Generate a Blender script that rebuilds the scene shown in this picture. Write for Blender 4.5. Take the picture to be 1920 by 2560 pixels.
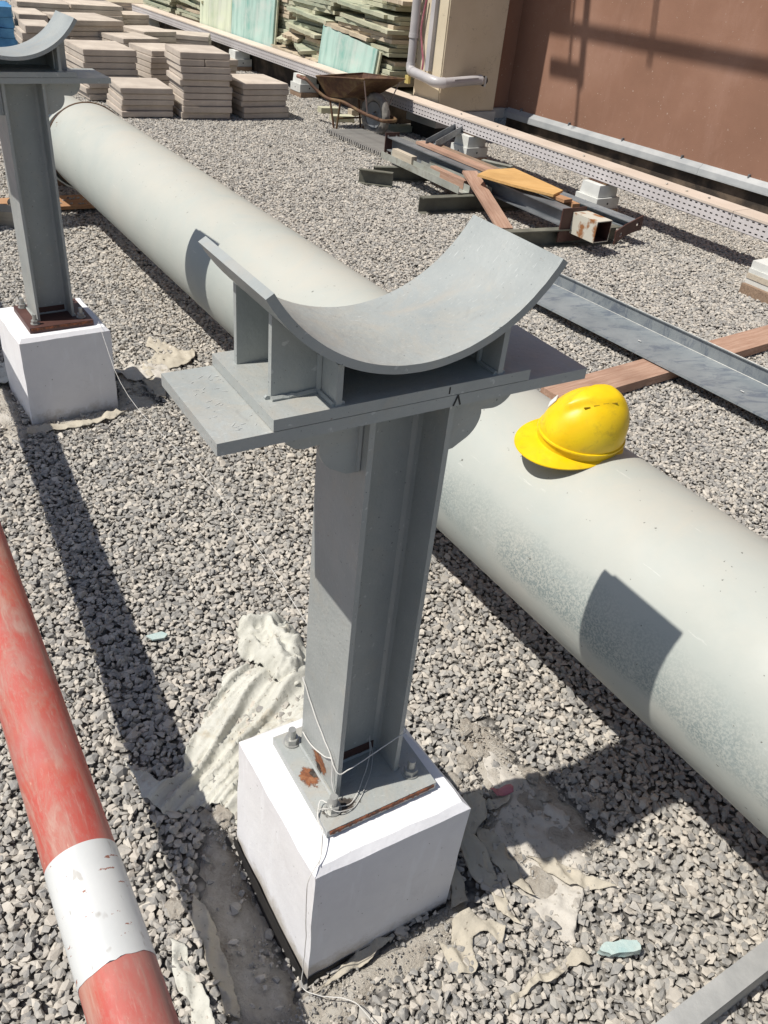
import bpy, bmesh, math, random
import numpy as np
from mathutils import Vector, Matrix, noise
from mathutils.geometry import delaunay_2d_cdt
from math import sin, cos, pi, radians as rad, sqrt

random.seed(7); rng = np.random.default_rng(11)
for o in list(bpy.data.objects): bpy.data.objects.remove(o)
SC = bpy.context.scene; COL = SC.collection

# ------------------------------------------------------------------ camera
F_PX, PITCH, ROLL, CAM_H = 2064.67, 0.6110, 0.1119, 1.76
fw = Vector((0, cos(PITCH), -sin(PITCH))); rt = Vector((1, 0, 0)); up = rt.cross(fw)
r2 = cos(ROLL)*rt + sin(ROLL)*up; u2 = -sin(ROLL)*rt + cos(ROLL)*up
cd = bpy.data.cameras.new('camera'); cam = bpy.data.objects.new('camera', cd); COL.objects.link(cam)
M = Matrix.Identity(4)
for i in range(3):
    M[i][0] = r2[i]; M[i][1] = u2[i]; M[i][2] = -fw[i]
M[2][3] = CAM_H; cam.matrix_world = M
cd.sensor_fit = 'VERTICAL'; cd.sensor_height = 36; cd.lens = F_PX/2560*36
cd.clip_start = .02; cd.clip_end = 600
SC.camera = cam
# ------------------------------------------------------------------ light
SUN_EL, SUN_AZ = 58.8, 24.0           # light travels towards azimuth 24 deg (from +X to +Y)
w = bpy.data.worlds.new('World'); SC.world = w; w.use_nodes = True
nt = w.node_tree; nt.nodes.clear()
sky = nt.nodes.new('ShaderNodeTexSky'); sky.sky_type = 'NISHITA'; sky.sun_disc = False
sky.sun_elevation = rad(SUN_EL); sky.sun_rotation = rad(246); sky.dust_density = 1.2; sky.ozone_density = 1.3
bg = nt.nodes.new('ShaderNodeBackground'); bg.inputs[1].default_value = 0.083
wo = nt.nodes.new('ShaderNodeOutputWorld')
nt.links.new(sky.outputs[0], bg.inputs[0]); nt.links.new(bg.outputs[0], wo.inputs[0])
sd = bpy.data.lights.new('sun', 'SUN'); sd.energy = 5.0; sd.angle = rad(.53); sd.color = (1, .96, .89)
sun = bpy.data.objects.new('sun', sd); COL.objects.link(sun)
sdir = Vector((cos(rad(SUN_AZ))*cos(rad(SUN_EL)), sin(rad(SUN_AZ))*cos(rad(SUN_EL)), -sin(rad(SUN_EL))))
sun.rotation_euler = sdir.to_track_quat('-Z', 'Y').to_euler(); sun.location = (-6, -4, 12)
SC.view_settings.view_transform = 'Standard'; SC.view_settings.look = 'None'
SC.view_settings.exposure = 0; SC.view_settings.gamma = 1; SC.view_settings.use_curve_mapping = False
SC.render.engine = 'CYCLES'; SC.cycles.use_denoising = True
SC.cycles.max_bounces = 6; SC.cycles.diffuse_bounces = 3

# ------------------------------------------------------------------ materials
class NT:
    def __init__(s, name):
        s.m = bpy.data.materials.new(name); s.m.use_nodes = True; s.t = s.m.node_tree
        s.b = s.t.nodes['Principled BSDF']; s.tc = None
    def n(s, typ, **k):
        nd = s.t.nodes.new(typ)
        for a, v in k.items(): setattr(nd, a, v)
        return nd
    def l(s, a, b): s.t.links.new(a, b)
    def co(s, scale=(1, 1, 1), kind='Object'):
        if s.tc is None: s.tc = s.n('ShaderNodeTexCoord')
        mp = s.n('ShaderNodeMapping'); mp.inputs['Scale'].default_value = scale
        s.l(s.tc.outputs[kind], mp.inputs[0]); return mp.outputs[0]
    def noise(s, scale, detail=4, rough=.55, co=None, dist=0, out='Fac'):
        nd = s.n('ShaderNodeTexNoise'); nd.inputs['Scale'].default_value = scale
        nd.inputs['Detail'].default_value = detail; nd.inputs['Roughness'].default_value = rough
        nd.inputs['Distortion'].default_value = dist
        s.l(co if co is not None else s.co(), nd.inputs['Vector']); return nd.outputs[out]
    def ramp(s, fac, *stops, interp='LINEAR'):
        r = s.n('ShaderNodeValToRGB'); r.color_ramp.interpolation = interp
        e = r.color_ramp.elements
        while len(e) < len(stops): e.new(.5)
        for el, (p, c) in zip(e, stops):
            el.position = p; el.color = (*c, 1) if not isinstance(c, (int, float)) else (c, c, c, 1)
        s.l(fac, r.inputs[0]); return r.outputs[0]
    def mix(s, fac, a, b, mode='MIX'):
        m = s.n('ShaderNodeMix', data_type='RGBA', blend_type=mode)
        for sock, v in ((m.inputs[0], fac), (m.inputs[6], a), (m.inputs[7], b)):
            if hasattr(v, 'links') or hasattr(v, 'is_linked'): s.l(v, sock)
            elif isinstance(v, (int, float)): sock.default_value = v if sock.type == 'VALUE' else (v, v, v, 1)
            else: sock.default_value = (*v, 1)
        return m.outputs[2]
    def math(s, op, a, b=0., clamp=False):
        m = s.n('ShaderNodeMath', operation=op, use_clamp=clamp)
        for sock, v in ((m.inputs[0], a), (m.inputs[1], b)):
            if isinstance(v, (int, float)): sock.default_value = v
            else: s.l(v, sock)
        return m.outputs[0]
    def bump(s, h, strength=.3, dist=.005):
        b = s.n('ShaderNodeBump'); b.inputs['Strength'].default_value = strength
        b.inputs['Distance'].default_value = dist; s.l(h, b.inputs['Height']); s.l(b.outputs[0], s.b.inputs['Normal'])
    def fin(s, col, rough=.6, metal=0, spec=None):
        if isinstance(col, tuple): s.b.inputs['Base Color'].default_value = (*col, 1)
        else: s.l(col, s.b.inputs['Base Color'])
        if isinstance(rough, (int, float)): s.b.inputs['Roughness'].default_value = rough
        else: s.l(rough, s.b.inputs['Roughness'])
        s.b.inputs['Metallic'].default_value = metal
        if spec is not None: s.b.inputs['Specular IOR Level'].default_value = spec
        return s.m

def simple(name, a, b, scale=6, rough=.6, metal=0, bump=.15, bscale=80, bdist=.002, stretch=(1, 1, 1), lo=.35, hi=.65, spec=None, detail=5):
    k = NT(name); c = k.co(stretch)
    col = k.ramp(k.noise(scale, detail, co=c), (lo, a), (hi, b))
    rnd = k.n('ShaderNodeObjectInfo').outputs['Random']
    v = k.ramp(rnd, (0, .88), (1, 1.0))
    col = k.mix(1., col, v, 'MULTIPLY')
    if bump: k.bump(k.noise(bscale, 4, co=c), bump, bdist)
    return k.fin(col, rough, metal, spec)

def m_steel():
    k = NT('grey_painted_steel'); c = k.co()
    col = k.ramp(k.noise(5, 6, .6), (.3, (.295, .312, .302)), (.5, (.345, .362, .348)), (.72, (.395, .408, .392)))
    dust = k.ramp(k.noise(14, 7, .7, dist=.6), (.52, 0.), (.75, .45))
    col = k.mix(dust, col, (.42, .385, .32))
    speck = k.ramp(k.noise(190, 2), (.715, 0.), (.73, .8))
    col = k.mix(speck, col, (.10, .11, .11))
    sc = k.ramp(k.noise(60, 3, co=k.co((1, 9, 1))), (.66, 0.), (.70, .5))
    col = k.mix(sc, col, (.62, .63, .6))
    gn = k.n('ShaderNodeNewGeometry'); sg_ = k.n('ShaderNodeSeparateXYZ'); k.l(gn.outputs['Normal'], sg_.inputs[0])
    upf = k.ramp(sg_.outputs[2], (.55, 0.), (.95, 1.))
    du = k.math('MULTIPLY', upf, k.ramp(k.noise(11, 8, .72, dist=1.2), (.47, 0.), (.66, .6))); col = k.mix(du, col, (.40, .365, .31))
    dk = k.math('MULTIPLY', upf, k.ramp(k.noise(17, 6, .7, dist=2.), (.57, 0.), (.66, .3))); col = k.mix(dk, col, (.24, .235, .22))
    rs = k.ramp(k.noise(23, 6, .75), (.69, 0.), (.71, .9)); col = k.mix(rs, col, (.16, .085, .05))
    h = k.math('ADD', k.noise(28, 5, .6), k.math('MULTIPLY', k.noise(110, 3), .5))
    k.bump(h, .5, .003)
    return k.fin(col, k.ramp(k.noise(9, 4), (.3, .30), (.7, .48)), 0, .6)
def m_pipe():
    k = NT('pale_pipe_paint'); c = k.co((1, 1, 1))
    col = k.ramp(k.noise(2.2, 6, .6), (.3, (.375, .405, .375)), (.5, (.42, .437, .40)), (.7, (.465, .462, .415)))
    # patches where undercoat shows as blue green stipple along the flank
    sx = k.n('ShaderNodeSeparateXYZ'); k.l(c, sx.inputs[0])
    band = k.math('ADD', k.math('MULTIPLY', k.noise(4, 5, .7), .10), sx.outputs[2])
    bm = k.ramp(band, (.0, 0.), (.03, .9), (.085, .8), (.15, .35), (.17, 0.))
    side = k.math('GREATER_THAN', sx.outputs[1], 0.); nearp = k.ramp(k.math('MULTIPLY', sx.outputs[0], .2), (.56, 1.), (.66, 0.))
    st = k.ramp(k.noise(170, 4, .8), (.44, 0.), (.54, 1.))
    reg = k.ramp(k.noise(2.3, 5, .6), (.36, .15), (.56, 1.))
    mk = k.math('MULTIPLY', k.math('MULTIPLY', k.math('MULTIPLY', bm, st), reg), k.math('MULTIPLY', side, nearp))
    col = k.mix(mk, col, (.20, .245, .24))
    scr = k.ramp(k.noise(16, 5, .7, co=k.co((.35, 3, 3))), (.66, 0.), (.69, .4)); col = k.mix(scr, col, (.62, .62, .58))
    bl = k.ramp(k.noise(5, 7, .7, dist=1.5), (.55, 0.), (.78, .4))
    col = k.mix(bl, col, (.39, .44, .425))
    gn = k.n('ShaderNodeNewGeometry'); sg_ = k.n('ShaderNodeSeparateXYZ'); k.l(gn.outputs['Normal'], sg_.inputs[0])
    du = k.math('MULTIPLY', k.ramp(sg_.outputs[2], (.45, 0.), (.95, 1.)), k.ramp(k.noise(4, 7, .7, dist=.8), (.38, .15), (.62, .6))); col = k.mix(du, col, (.49, .455, .385))
    sp = k.ramp(k.noise(75, 2), (.735, 0.), (.75, 1.)); col = k.mix(sp, col, (.16, .16, .14))
    rst = k.ramp(k.noise(3.1, 5, .7, dist=.6), (.705, 0.), (.715, 1.)); col = k.mix(rst, col, (.20, .10, .05))
    h = k.math('ADD', k.noise(7, 5), k.math('MULTIPLY', k.noise(90, 4), .25))
    k.bump(h, .25, .004)
    return k.fin(col, k.ramp(k.noise(6, 4), (.3, .52), (.7, .72)))
def m_white():
    k = NT('white_painted_concrete')
    col = k.ramp(k.noise(6, 6, .65), (.3, (.76, .75, .765)), (.6, (.83, .82, .83)))
    sm = k.ramp(k.noise(9, 7, .75, dist=.5), (.60, 0.), (.78, .22)); col = k.mix(sm, col, (.40, .37, .33))
    st = k.ramp(k.noise(24, 4, co=k.co((1.4, 1.4, .25))), (.57, 0.), (.66, .5)); col = k.mix(st, col, (.88, .88, .9))
    sp = k.ramp(k.noise(95, 2), (.735, 0.), (.75, .7)); col = k.mix(sp, col, (.22, .2, .18))
    sz = k.n('ShaderNodeSeparateXYZ'); k.l(k.co(), sz.inputs[0]); dz = k.math('ADD', sz.outputs[2], k.math('MULTIPLY', k.noise(16, 6, .7), -.16))
    dm = k.ramp(dz, (-.0, .55), (.0, .5), (.04, 0.)) if False else k.ramp(k.math('ADD', dz, .10), (.0, .75), (.045, .0)); col = k.mix(dm, col, (.45, .40, .33))
    k.bump(k.math('ADD', k.noise(14, 5), k.math('MULTIPLY', k.noise(120, 3), .3)), .4, .005)
    return k.fin(col, .62)
def m_red():
    k = NT('worn_red_paint'); c = k.co((1, .35, 1))
    n1 = k.noise(11, 9, .72, co=k.co((2.2, 2.2, .45)), dist=.8)
    col = k.ramp(n1, (.36, (.46, .035, .022)), (.47, (.44, .06, .04)), (.55, (.40, .13, .095)), (.64, (.43, .24, .19)))
    fz = k.ramp(k.noise(36, 6, .8, co=k.co((2.5, 2.5, 1.1))), (.50, 0.), (.66, .55)); col = k.mix(fz, col, (.42, .20, .16))
    o = k.ramp(k.noise(3.0, 5, .6), (.50, 0.), (.68, .5)); col = k.mix(o, col, (.55, .18, .08))
    gr = k.ramp(k.noise(2.1, 4, .6), (.46, 0.), (.64, .75)); col = k.mix(gr, col, (.38, .225, .20))
    sc = k.ramp(k.noise(45, 4, .6, co=k.co((.35, 4, 1))), (.68, 0.), (.74, .6)); col = k.mix(sc, col, (.60, .36, .27))
    ln = k.ramp(k.noise(42, 5, .7, co=k.co((3.2, 3.2, .5))), (.58, 0.), (.68, .4)); col = k.mix(ln, col, (.50, .29, .24)); dl = k.ramp(k.noise(26, 5, .7, co=k.co((2.4, 2.4, .6))), (.62, 0.), (.72, .35)); col = k.mix(dl, col, (.26, .05, .04))
    col = k.mix(.14, col, (.44, .26, .22))
    k.bump(n1, .3, .002)
    return k.fin(col, k.ramp(n1, (.35, .55), (.7, .8)))
def m_polewhite():
    k = NT('chipped_white_paint')
    col = k.ramp(k.noise(7, 5), (.3, (.56, .57, .56)), (.7, (.66, .66, .64)))
    ch = k.ramp(k.noise(30, 4, .6, co=k.co((1, 1, 2.6))), (.66, 0.), (.68, 1.)); col = k.mix(ch, col, (.30, .13, .09))
    sc = k.ramp(k.noise(20, 3, co=k.co((6, .8, .8))), (.655, 0.), (.69, .5)); col = k.mix(sc, col, (.26, .22, .18))
    k.bump(k.noise(40, 3), .2, .002)
    return k.fin(col, .38)
def m_wood(name, a, b, scale=5, axis=0):
    k = NT(name); s = [14, 14, 14]; s[axis] = 1.1
    n1 = k.noise(scale, 7, .65, co=k.co(tuple(s)), dist=.6)
    col = k.ramp(n1, (.3, a), (.7, b)); d = k.ramp(k.noise(3, 5), (.5, 0.), (.75, .4))
    col = k.mix(d, col, tuple(x*.55 for x in a)); k.bump(n1, .5, .004)
    return k.fin(col, .8)
def m_rust():
    k = NT('rusty_sheet_steel')
    n1 = k.noise(7, 8, .7)
    col = k.ramp(n1, (.32, (.05, .024, .016)), (.48, (.105, .05, .026)), (.6, (.16, .10, .045)), (.78, (.27, .18, .11)))
    k.bump(k.noise(60, 4), .4, .002)
    return k.fin(col, .72, .1)
def m_galv(name='galvanised_steel', a=(.20, .225, .24), b=(.30, .32, .325), stain=(.10, .12, .16)):
    k = NT(name)
    n1 = k.noise(5, 6, .65, co=k.co((1, 1, 1)))
    col = k.ramp(n1, (.3, a), (.7, b))
    st = k.ramp(k.noise(6, 7, .75, co=k.co((1, 3, 1)), dist=1.), (.50, 0.), (.62, .65)); col = k.mix(st, col, stain)
    k.bump(k.noise(50, 4), .15, .001)
    return k.fin(col, k.ramp(n1, (.3, .38), (.7, .55)), .25)
def m_wall():
    k = NT('brown_render')
    col = k.ramp(k.noise(1.1, 7, .6), (.3, (.24, .125, .080)), (.52, (.285, .15, .098)), (.72, (.345, .195, .135)))
    st = k.ramp(k.noise(3, 6, .7, co=k.co((1.2, 1.2, .35))), (.55, 0.), (.8, .45)); col = k.mix(st, col, (.40, .24, .18))
    sp = k.ramp(k.noise(38, 3), (.69, 0.), (.71, .6)); col = k.mix(sp, col, (.5, .4, .33))
    k.bump(k.noise(180, 4), .5, .003)
    return k.fin(col, .9)
def m_beige():
    k = NT('beige_render')
    col = k.ramp(k.noise(2.2, 6, .6), (.3, (.60, .51, .36)), (.7, (.68, .59, .44)))
    cr = k.n('ShaderNodeTexVoronoi', feature='DISTANCE_TO_EDGE'); cr.inputs['Scale'].default_value = 2.2
    k.l(k.noise(3, 4, out='Color'), cr.inputs['Vector'])
    ck = k.ramp(cr.outputs[0], (.0, .5), (.006, 0.)); col = k.mix(ck, col, (.2, .15, .1))
    k.bump(k.noise(110, 4), .5, .003)
    return k.fin(col, .85)
def m_ground():
    k = NT('dusty_gravel_bed')
    n1 = k.n('ShaderNodeTexVoronoi'); n1.inputs['Scale'].default_value = 44; k.l(k.co(), n1.inputs['Vector'])
    sx = k.n('ShaderNodeSeparateColor'); k.l(n1.outputs['Color'], sx.inputs[0])
    col = k.ramp(sx.outputs[0], (0, (.17, .16, .15)), (.4, (.28, .265, .24)), (1, (.40, .37, .33)))
    e = k.ramp(n1.outputs['Distance'], (.35, 1.), (.75, .35)); col = k.mix(1., col, e, 'MULTIPLY')
    k.bump(k.ramp(n1.outputs['Distance'], (0, 1.), (.8, 0.)), 1., .015)
    return k.fin(col, .95)
def m_stone():
    k = NT('crushed_stone')
    geo = k.n('ShaderNodeNewGeometry'); oi = k.n('ShaderNodeObjectInfo')
    r = k.math('FRACT', k.math('ADD', geo.outputs['Random Per Island'], oi.outputs['Random']))
    col = k.ramp(r, (0, (.19, .187, .18)), (.18, (.265, .258, .245)), (.42, (.345, .33, .30)), (.66, (.42, .388, .342)), (.86, (.48, .437, .378)), (1, (.55, .51, .445)))
    col = k.mix(k.ramp(k.noise(70, 4, .7), (.4, 0.), (.75, .55)), col, (.56, .51, .44))
    k.bump(k.noise(160, 4), .5, .002)
    return k.fin(col, .9)
def m_mortar():
    k = NT('spilled_mortar'); n1 = k.noise(9, 9, .75, dist=.4)
    col = k.ramp(n1, (.34, (.30, .25, .20)), (.45, (.50, .45, .38)), (.57, (.62, .575, .50)), (.72, (.72, .68, .62)))
    d = k.ramp(k.noise(3.5, 5, .7), (.54, 0.), (.68, .6)); col = k.mix(d, col, (.27, .21, .15))
    k.bump(k.math('ADD', n1, k.math('MULTIPLY', k.noise(70, 6, .8), .5)), 1., .022)
    return k.fin(col, .95)
def m_cloth(name, a, b, st):
    k = NT(name); n1 = k.noise(7, 6, .7)
    col = k.ramp(n1, (.3, a), (.7, b))
    s = k.ramp(k.noise(4.2, 5, .7, dist=.8), (.57, 0.), (.74, .8)); col = k.mix(s, col, st)
    sp = k.ramp(k.noise(80, 3), (.66, 0.), (.69, .7)); col = k.mix(sp, col, (.2, .17, .13))
    k.bump(k.math('ADD', n1, k.math('MULTIPLY', k.noise(70, 6, .7), .45)), .6, .008)
    return k.fin(col, .95)
def m_turq(name, a, b):
    k = NT(name); n1 = k.noise(3.2, 5, .6, co=k.co((2.2, 1, .35)))
    col = k.ramp(n1, (.38, a), (.48, b), (.58, tuple(x*1.18 for x in b)))
    w_ = k.ramp(k.noise(2.1, 6, .65), (.48, 0.), (.66, .8)); col = k.mix(w_, col, (.60, .60, .55))
    k.bump(k.noise(60, 4), .2, .003)
    return k.fin(col, .75)
def m_helmet():
    k = NT('yellow_plastic')
    col = k.ramp(k.noise(14, 5), (.3, (.80, .50, .004)), (.7, (.86, .60, .008)))
    d = k.ramp(k.noise(24, 8, .75, dist=.5), (.50, 0.), (.70, .6))
    sx = k.n('ShaderNodeSeparateXYZ'); k.l(k.co(), sx.inputs[0])
    d2 = k.math('MULTIPLY', d, k.ramp(k.noise(9, 3), (.38, .1), (.6, 1.)))
    col = k.mix(d2, col, (.42, .27, .02))
    k.bump(k.noise(120, 3), .08, .001)
    return k.fin(col, k.ramp(k.noise(20, 4), (.35, .28), (.65, .5)))
def m_scorch():
    k = NT('scorched_rust'); n1 = k.noise(40, 7, .75)
    col = k.ramp(n1, (.34, (.02, .017, .015)), (.46, (.13, .045, .02)), (.6, (.27, .085, .035)), (.75, (.33, .17, .09)))
    k.bump(n1, .5, .002); return k.fin(col, .8)

MT = dict(steel=m_steel(), pipe=m_pipe(), white=m_white(), red=m_red(), polewhite=m_polewhite(), rust=m_rust(),
    galv=m_galv(), galv2=m_galv('dull_galvanised_steel', (.33, .345, .31), (.47, .475, .42), (.27, .25, .2)), wall=m_wall(), beige=m_beige(), ground=m_ground(), stone=m_stone(),
    mortar=m_mortar(), helmet=m_helmet(), scorch=m_scorch(),
    cloth=m_cloth('soiled_cream_cloth', (.47, .46, .40), (.61, .60, .54), (.40, .31, .18)),
    membrane=m_cloth('torn_beige_membrane', (.40, .36, .29), (.52, .47, .38), (.35, .28, .2)),
    fibre=m_cloth('pale_fibre_sheet', (.42, .385, .335), (.60, .565, .505), (.33, .27, .2)),
    wood=m_wood('reddish_plank', (.30, .165, .11), (.48, .32, .235)), ply=m_wood('yellow_plywood', (.50, .27, .085), (.66, .42, .17)),
    oldwood=m_wood('weathered_timber', (.16, .105, .07), (.36, .25, .17)), palewood=m_wood('pale_timber', (.42, .36, .28), (.55, .48, .38)),
    orange=m_wood('orange_plank', (.36, .18, .085), (.48, .28, .15)),
    slab=simple('concrete_paving', (.45, .385, .325), (.60, .525, .445), 4, .9, 0, .5, 70, .004),
    board=simple('cream_green_board', (.44, .44, .31), (.60, .57, .42), 2.2, .85, 0, .5, 50, .004, (1, 1, 5)),
    board2=simple('sage_green_board', (.33, .37, .27), (.54, .52, .38), 2.2, .85, 0, .5, 50, .004, (1, 1, 5)),
    board3=simple('sandy_board', (.46, .38, .27), (.62, .52, .39), 2.2, .85, 0, .5, 50, .004, (1, 1, 5)),
    turq=m_turq('turquoise_board_face', (.22, .42, .36), (.36, .50, .44)), lime=m_turq('pale_green_board_face', (.42, .49, .34), (.52, .56, .42)),
    traytop=simple('dusty_tray_cover', (.60, .50, .41), (.68, .58, .49), 3, .6, 0, .1),
    tray=simple('white_tray_steel', (.55, .51, .50), (.62, .58, .57), 3, .45, 0, .1),
    padw=simple('white_foam_block', (.60, .60, .56), (.70, .70, .66), 9, .7, 0, .3, 60),
    dark=simple('black_bitumen', (.012, .011, .01), (.035, .03, .026), 6, .8, 0, .5, 60),
    kerb=simple('stained_black_kerb', (.04, .03, .022), (.20, .145, .10), 4, .85, 0, .5, 60, .004, lo=.42, hi=.72),
    flash=simple('grey_flashing', (.34, .355, .36), (.45, .46, .455), 5, .5, 0, .15),
    dsteel=simple('dark_grey_steel', (.14, .15, .16), (.24, .25, .26), 5, .45, .2, .2),
    osteel=simple('olive_grey_steel', (.11, .11, .09), (.20, .195, .155), 5, .6, .1, .3),
    brown=simple('brown_primer', (.055, .022, .018), (.10, .045, .035), 6, .55, 0, .3),
    rubber=simple('dusty_rubber', (.12, .11, .10), (.27, .25, .22), 12, .85, 0, .5, 80),
    pvc=simple('grey_pvc', (.42, .40, .40), (.52, .49, .48), 4, .4, 0, .05),
    nut=simple('zinc_bolt', (.38, .38, .36), (.52, .52, .49), 30, .4, .5, .2),
    black=simple('black_marker', (.012, .012, .012), (.02, .02, .02), 5, .6, 0, 0),
    chalk=simple('chalk_mark', (.6, .6, .58), (.7, .7, .68), 5, .8, 0, 0),
    string=simple('white_string', (.58, .56, .52), (.68, .66, .62), 30, .9, 0, 0),
    blue=simple('blue_tarpaulin', (.05, .20, .42), (.12, .36, .62), 5, .5, 0, .4, 20, .01),
    pink=simple('pink_film', (.35, .09, .13), (.5, .2, .22), 20, .5, 0, .4),
    grate=simple('grey_grating', (.40, .38, .35), (.52, .50, .45), 8, .7, .1, .3),
    rusttube=simple('cream_paint_flaking_to_rust', (.30, .13, .05), (.56, .53, .45), 8, .6, 0, .4, 40, .003, lo=.43, hi=.50, detail=8),
    teal=simple('pale_teal_foam', (.34, .47, .46), (.55, .60, .55), 20, .8, 0, .6, 60, .004),
    label=simple('yellow_label', (.55, .42, .12), (.62, .5, .2), 20, .6, 0, 0),
)

# ------------------------------------------------------------------ helpers
def newmesh(name, verts, faces, mat=None, parent=None, smooth=False, loc=None, rot=None):
    me = bpy.data.meshes.new(name); me.from_pydata([tuple(v) for v in verts], [], faces); me.update()
    return link(name, me, mat, parent, smooth, loc, rot)
def link(name, me, mat=None, parent=None, smooth=False, loc=None, rot=None):
    o = bpy.data.objects.new(name, me); COL.objects.link(o)
    if mat and not me.materials: me.materials.append(MT[mat] if isinstance(mat, str) else mat)
    if smooth:
        me.polygons.foreach_set('use_smooth', [True]*len(me.polygons))
    if parent: o.parent = parent
    if loc is not None: o.location = loc
    if rot is not None: o.rotation_euler = rot
    return o
def bmobj(name, bm, mat, parent=None, smooth=False, loc=None, rot=None, bevel=0, seg=1, recalc=True):
    if bevel:
        es = [e for e in bm.edges if len(e.link_faces) == 2 and e.calc_face_angle(0) > .5]
        bmesh.ops.bevel(bm, geom=es, offset=bevel, segments=seg, affect='EDGES', clamp_overlap=True)
    if recalc: bmesh.ops.recalc_face_normals(bm, faces=bm.faces)
    me = bpy.data.meshes.new(name); bm.to_mesh(me); bm.free()
    o = link(name, me, mat, parent, False, loc, rot)
    if smooth: sm(me)
    return o
def sm(me, ang=35):
    me.polygons.foreach_set('use_smooth', [True]*len(me.polygons))
    try: me.set_sharp_from_angle(angle=rad(ang))
    except Exception: pass
def thing(name, label, cat, loc=(0, 0, 0), rz=0, group=None):
    o = bpy.data.objects.new(name, None); COL.objects.link(o); o.empty_display_size = .1
    o.location = loc; o.rotation_euler = (0, 0, rz); tag(o, label, cat, group); return o
def tag(o, label, cat, group=None, kind=None):
    if label: o['label'] = label
    if cat: o['category'] = cat
    if group: o['group'] = group
    if kind: o['kind'] = kind
    return o
def box(bm, x0, x1, y0, y1, z0, z1, M=None):
    vs = [bm.verts.new((x, y, z)) for x in (x0, x1) for y in (y0, y1) for z in (z0, z1)]
    if M is not None:
        for v in vs: v.co = M @ v.co
    for f in ((0, 1, 3, 2), (4, 6, 7, 5), (0, 4, 5, 1), (2, 3, 7, 6), (0, 2, 6, 4), (1, 5, 7, 3)): bm.faces.new([vs[i] for i in f])
    return vs
def prism(bm, pts, z0, z1, M=None):
    """extrude a 2-D outline (x,y) between z0 and z1"""
    a = [bm.verts.new((p[0], p[1], z0)) for p in pts]; b = [bm.verts.new((p[0], p[1], z1)) for p in pts]
    if M is not None:
        for v in a+b: v.co = M @ v.co
    bm.faces.new(a[::-1]); bm.faces.new(b); n = len(pts)
    for i in range(n): bm.faces.new((a[i], a[(i+1) % n], b[(i+1) % n], b[i]))
def cyl(bm, p, q, r, seg=16, r2_=None, caps=True):
    p, q = Vector(p), Vector(q); d = (q-p).normalized(); r2_ = r if r2_ is None else r2_
    a = d.orthogonal().normalized(); b = d.cross(a)
    A = [bm.verts.new(p+(a*cos(t)+b*sin(t))*r) for t in [2*pi*i/seg for i in range(seg)]]
    B = [bm.verts.new(q+(a*cos(t)+b*sin(t))*r2_) for t in [2*pi*i/seg for i in range(seg)]]
    for i in range(seg): bm.faces.new((A[i], A[(i+1) % seg], B[(i+1) % seg], B[i]))
    if caps: bm.faces.new(A[::-1]); bm.faces.new(B)
def tube(bm, pts, r, seg=8, caps=True):
    pts = [Vector(p) for p in pts]; rings = []; up_ = None
    for i, p in enumerate(pts):
        d = ((pts[min(i+1, len(pts)-1)]-pts[max(i-1, 0)])).normalized()
        if up_ is None: up_ = d.orthogonal().normalized()
        a = (up_-d*up_.dot(d)).normalized(); up_ = a; b = d.cross(a)
        rings.append([bm.verts.new(p+(a*cos(t)+b*sin(t))*r) for t in [2*pi*k/seg for k in range(seg)]])
    for A, B in zip(rings, rings[1:]):
        for i in range(seg): bm.faces.new((A[i], A[(i+1) % seg], B[(i+1) % seg], B[i]))
    if caps: bm.faces.new(rings[0][::-1]); bm.faces.new(rings[-1])
def smoothpath(pts, n=8):
    pts = [Vector(p) for p in pts]; out = []
    P = [pts[0]]+pts+[pts[-1]]
    for i in range(1, len(P)-2):
        for k in range(n):
            t = k/n; a, b, c, d = P[i-1:i+3]
            out.append(.5*((2*b)+(c-a)*t+(2*a-5*b+4*c-d)*t*t+(3*b-a-3*c+d)*t**3))
    out.append(pts[-1]); return out
def frame(o, xd, zd=Vector((0, 0, 1))):
    """matrix with origin o, x axis xd, z close to zd"""
    xd = Vector(xd).normalized(); yd = Vector(zd).cross(xd).normalized(); z_ = xd.cross(yd)
    return Matrix(((xd.x, yd.x, z_.x, o[0]), (xd.y, yd.y, z_.y, o[1]), (xd.z, yd.z, z_.z, o[2]), (0, 0, 0, 1)))
def inpoly(x, y, poly):
    c = False; j = len(poly)-1
    for i in range(len(poly)):
        xi, yi = poly[i]; xj, yj = poly[j]
        if (yi > y) != (yj > y) and x < (xj-xi)*(y-yi)/(yj-yi)+xi: c = not c
        j = i
    return c
N2 = Vector((.7986, .6018)); T2 = Vector((-.6018, .7986))          # across / along the cable tray
UU = Vector((-.6504, .7596)); VV = Vector((.7596, .6504))            # along the wall / into the building
def NTc(n, t, z): return Vector((N2.x*n+T2.x*t, N2.y*n+T2.y*t, z))
def UVc(u, v, z): return Vector((UU.x*u+VV.x*v, UU.y*u+VV.y*v, z))
ORD = ['', 'topmost', 'second', 'third', 'fourth', 'fifth', 'sixth', 'seventh', 'eighth', 'ninth', 'tenth', 'eleventh', 'twelfth', 'thirteenth', 'fourteenth', 'fifteenth', 'sixteenth', 'seventeenth', 'eighteenth', 'nineteenth', 'twentieth', 'twenty-first', 'twenty-second', 'twenty-third', 'twenty-fourth', 'twenty-fifth', 'twenty-sixth', 'twenty-seventh', 'twenty-eighth', 'twenty-ninth', 'thirtieth']

C1 = Vector((-.0155, 1.0983)); TH1 = .6056; C2 = Vector((-1.4358, 3.1271)); TH2 = .6621; C3 = Vector((-2.900, 5.17)); TH3 = .66
BLK1 = [(-.046, .852), (.238, 1.035), (-.008+.03, 1.319-.0), (-.246, 1.136)]

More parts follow.
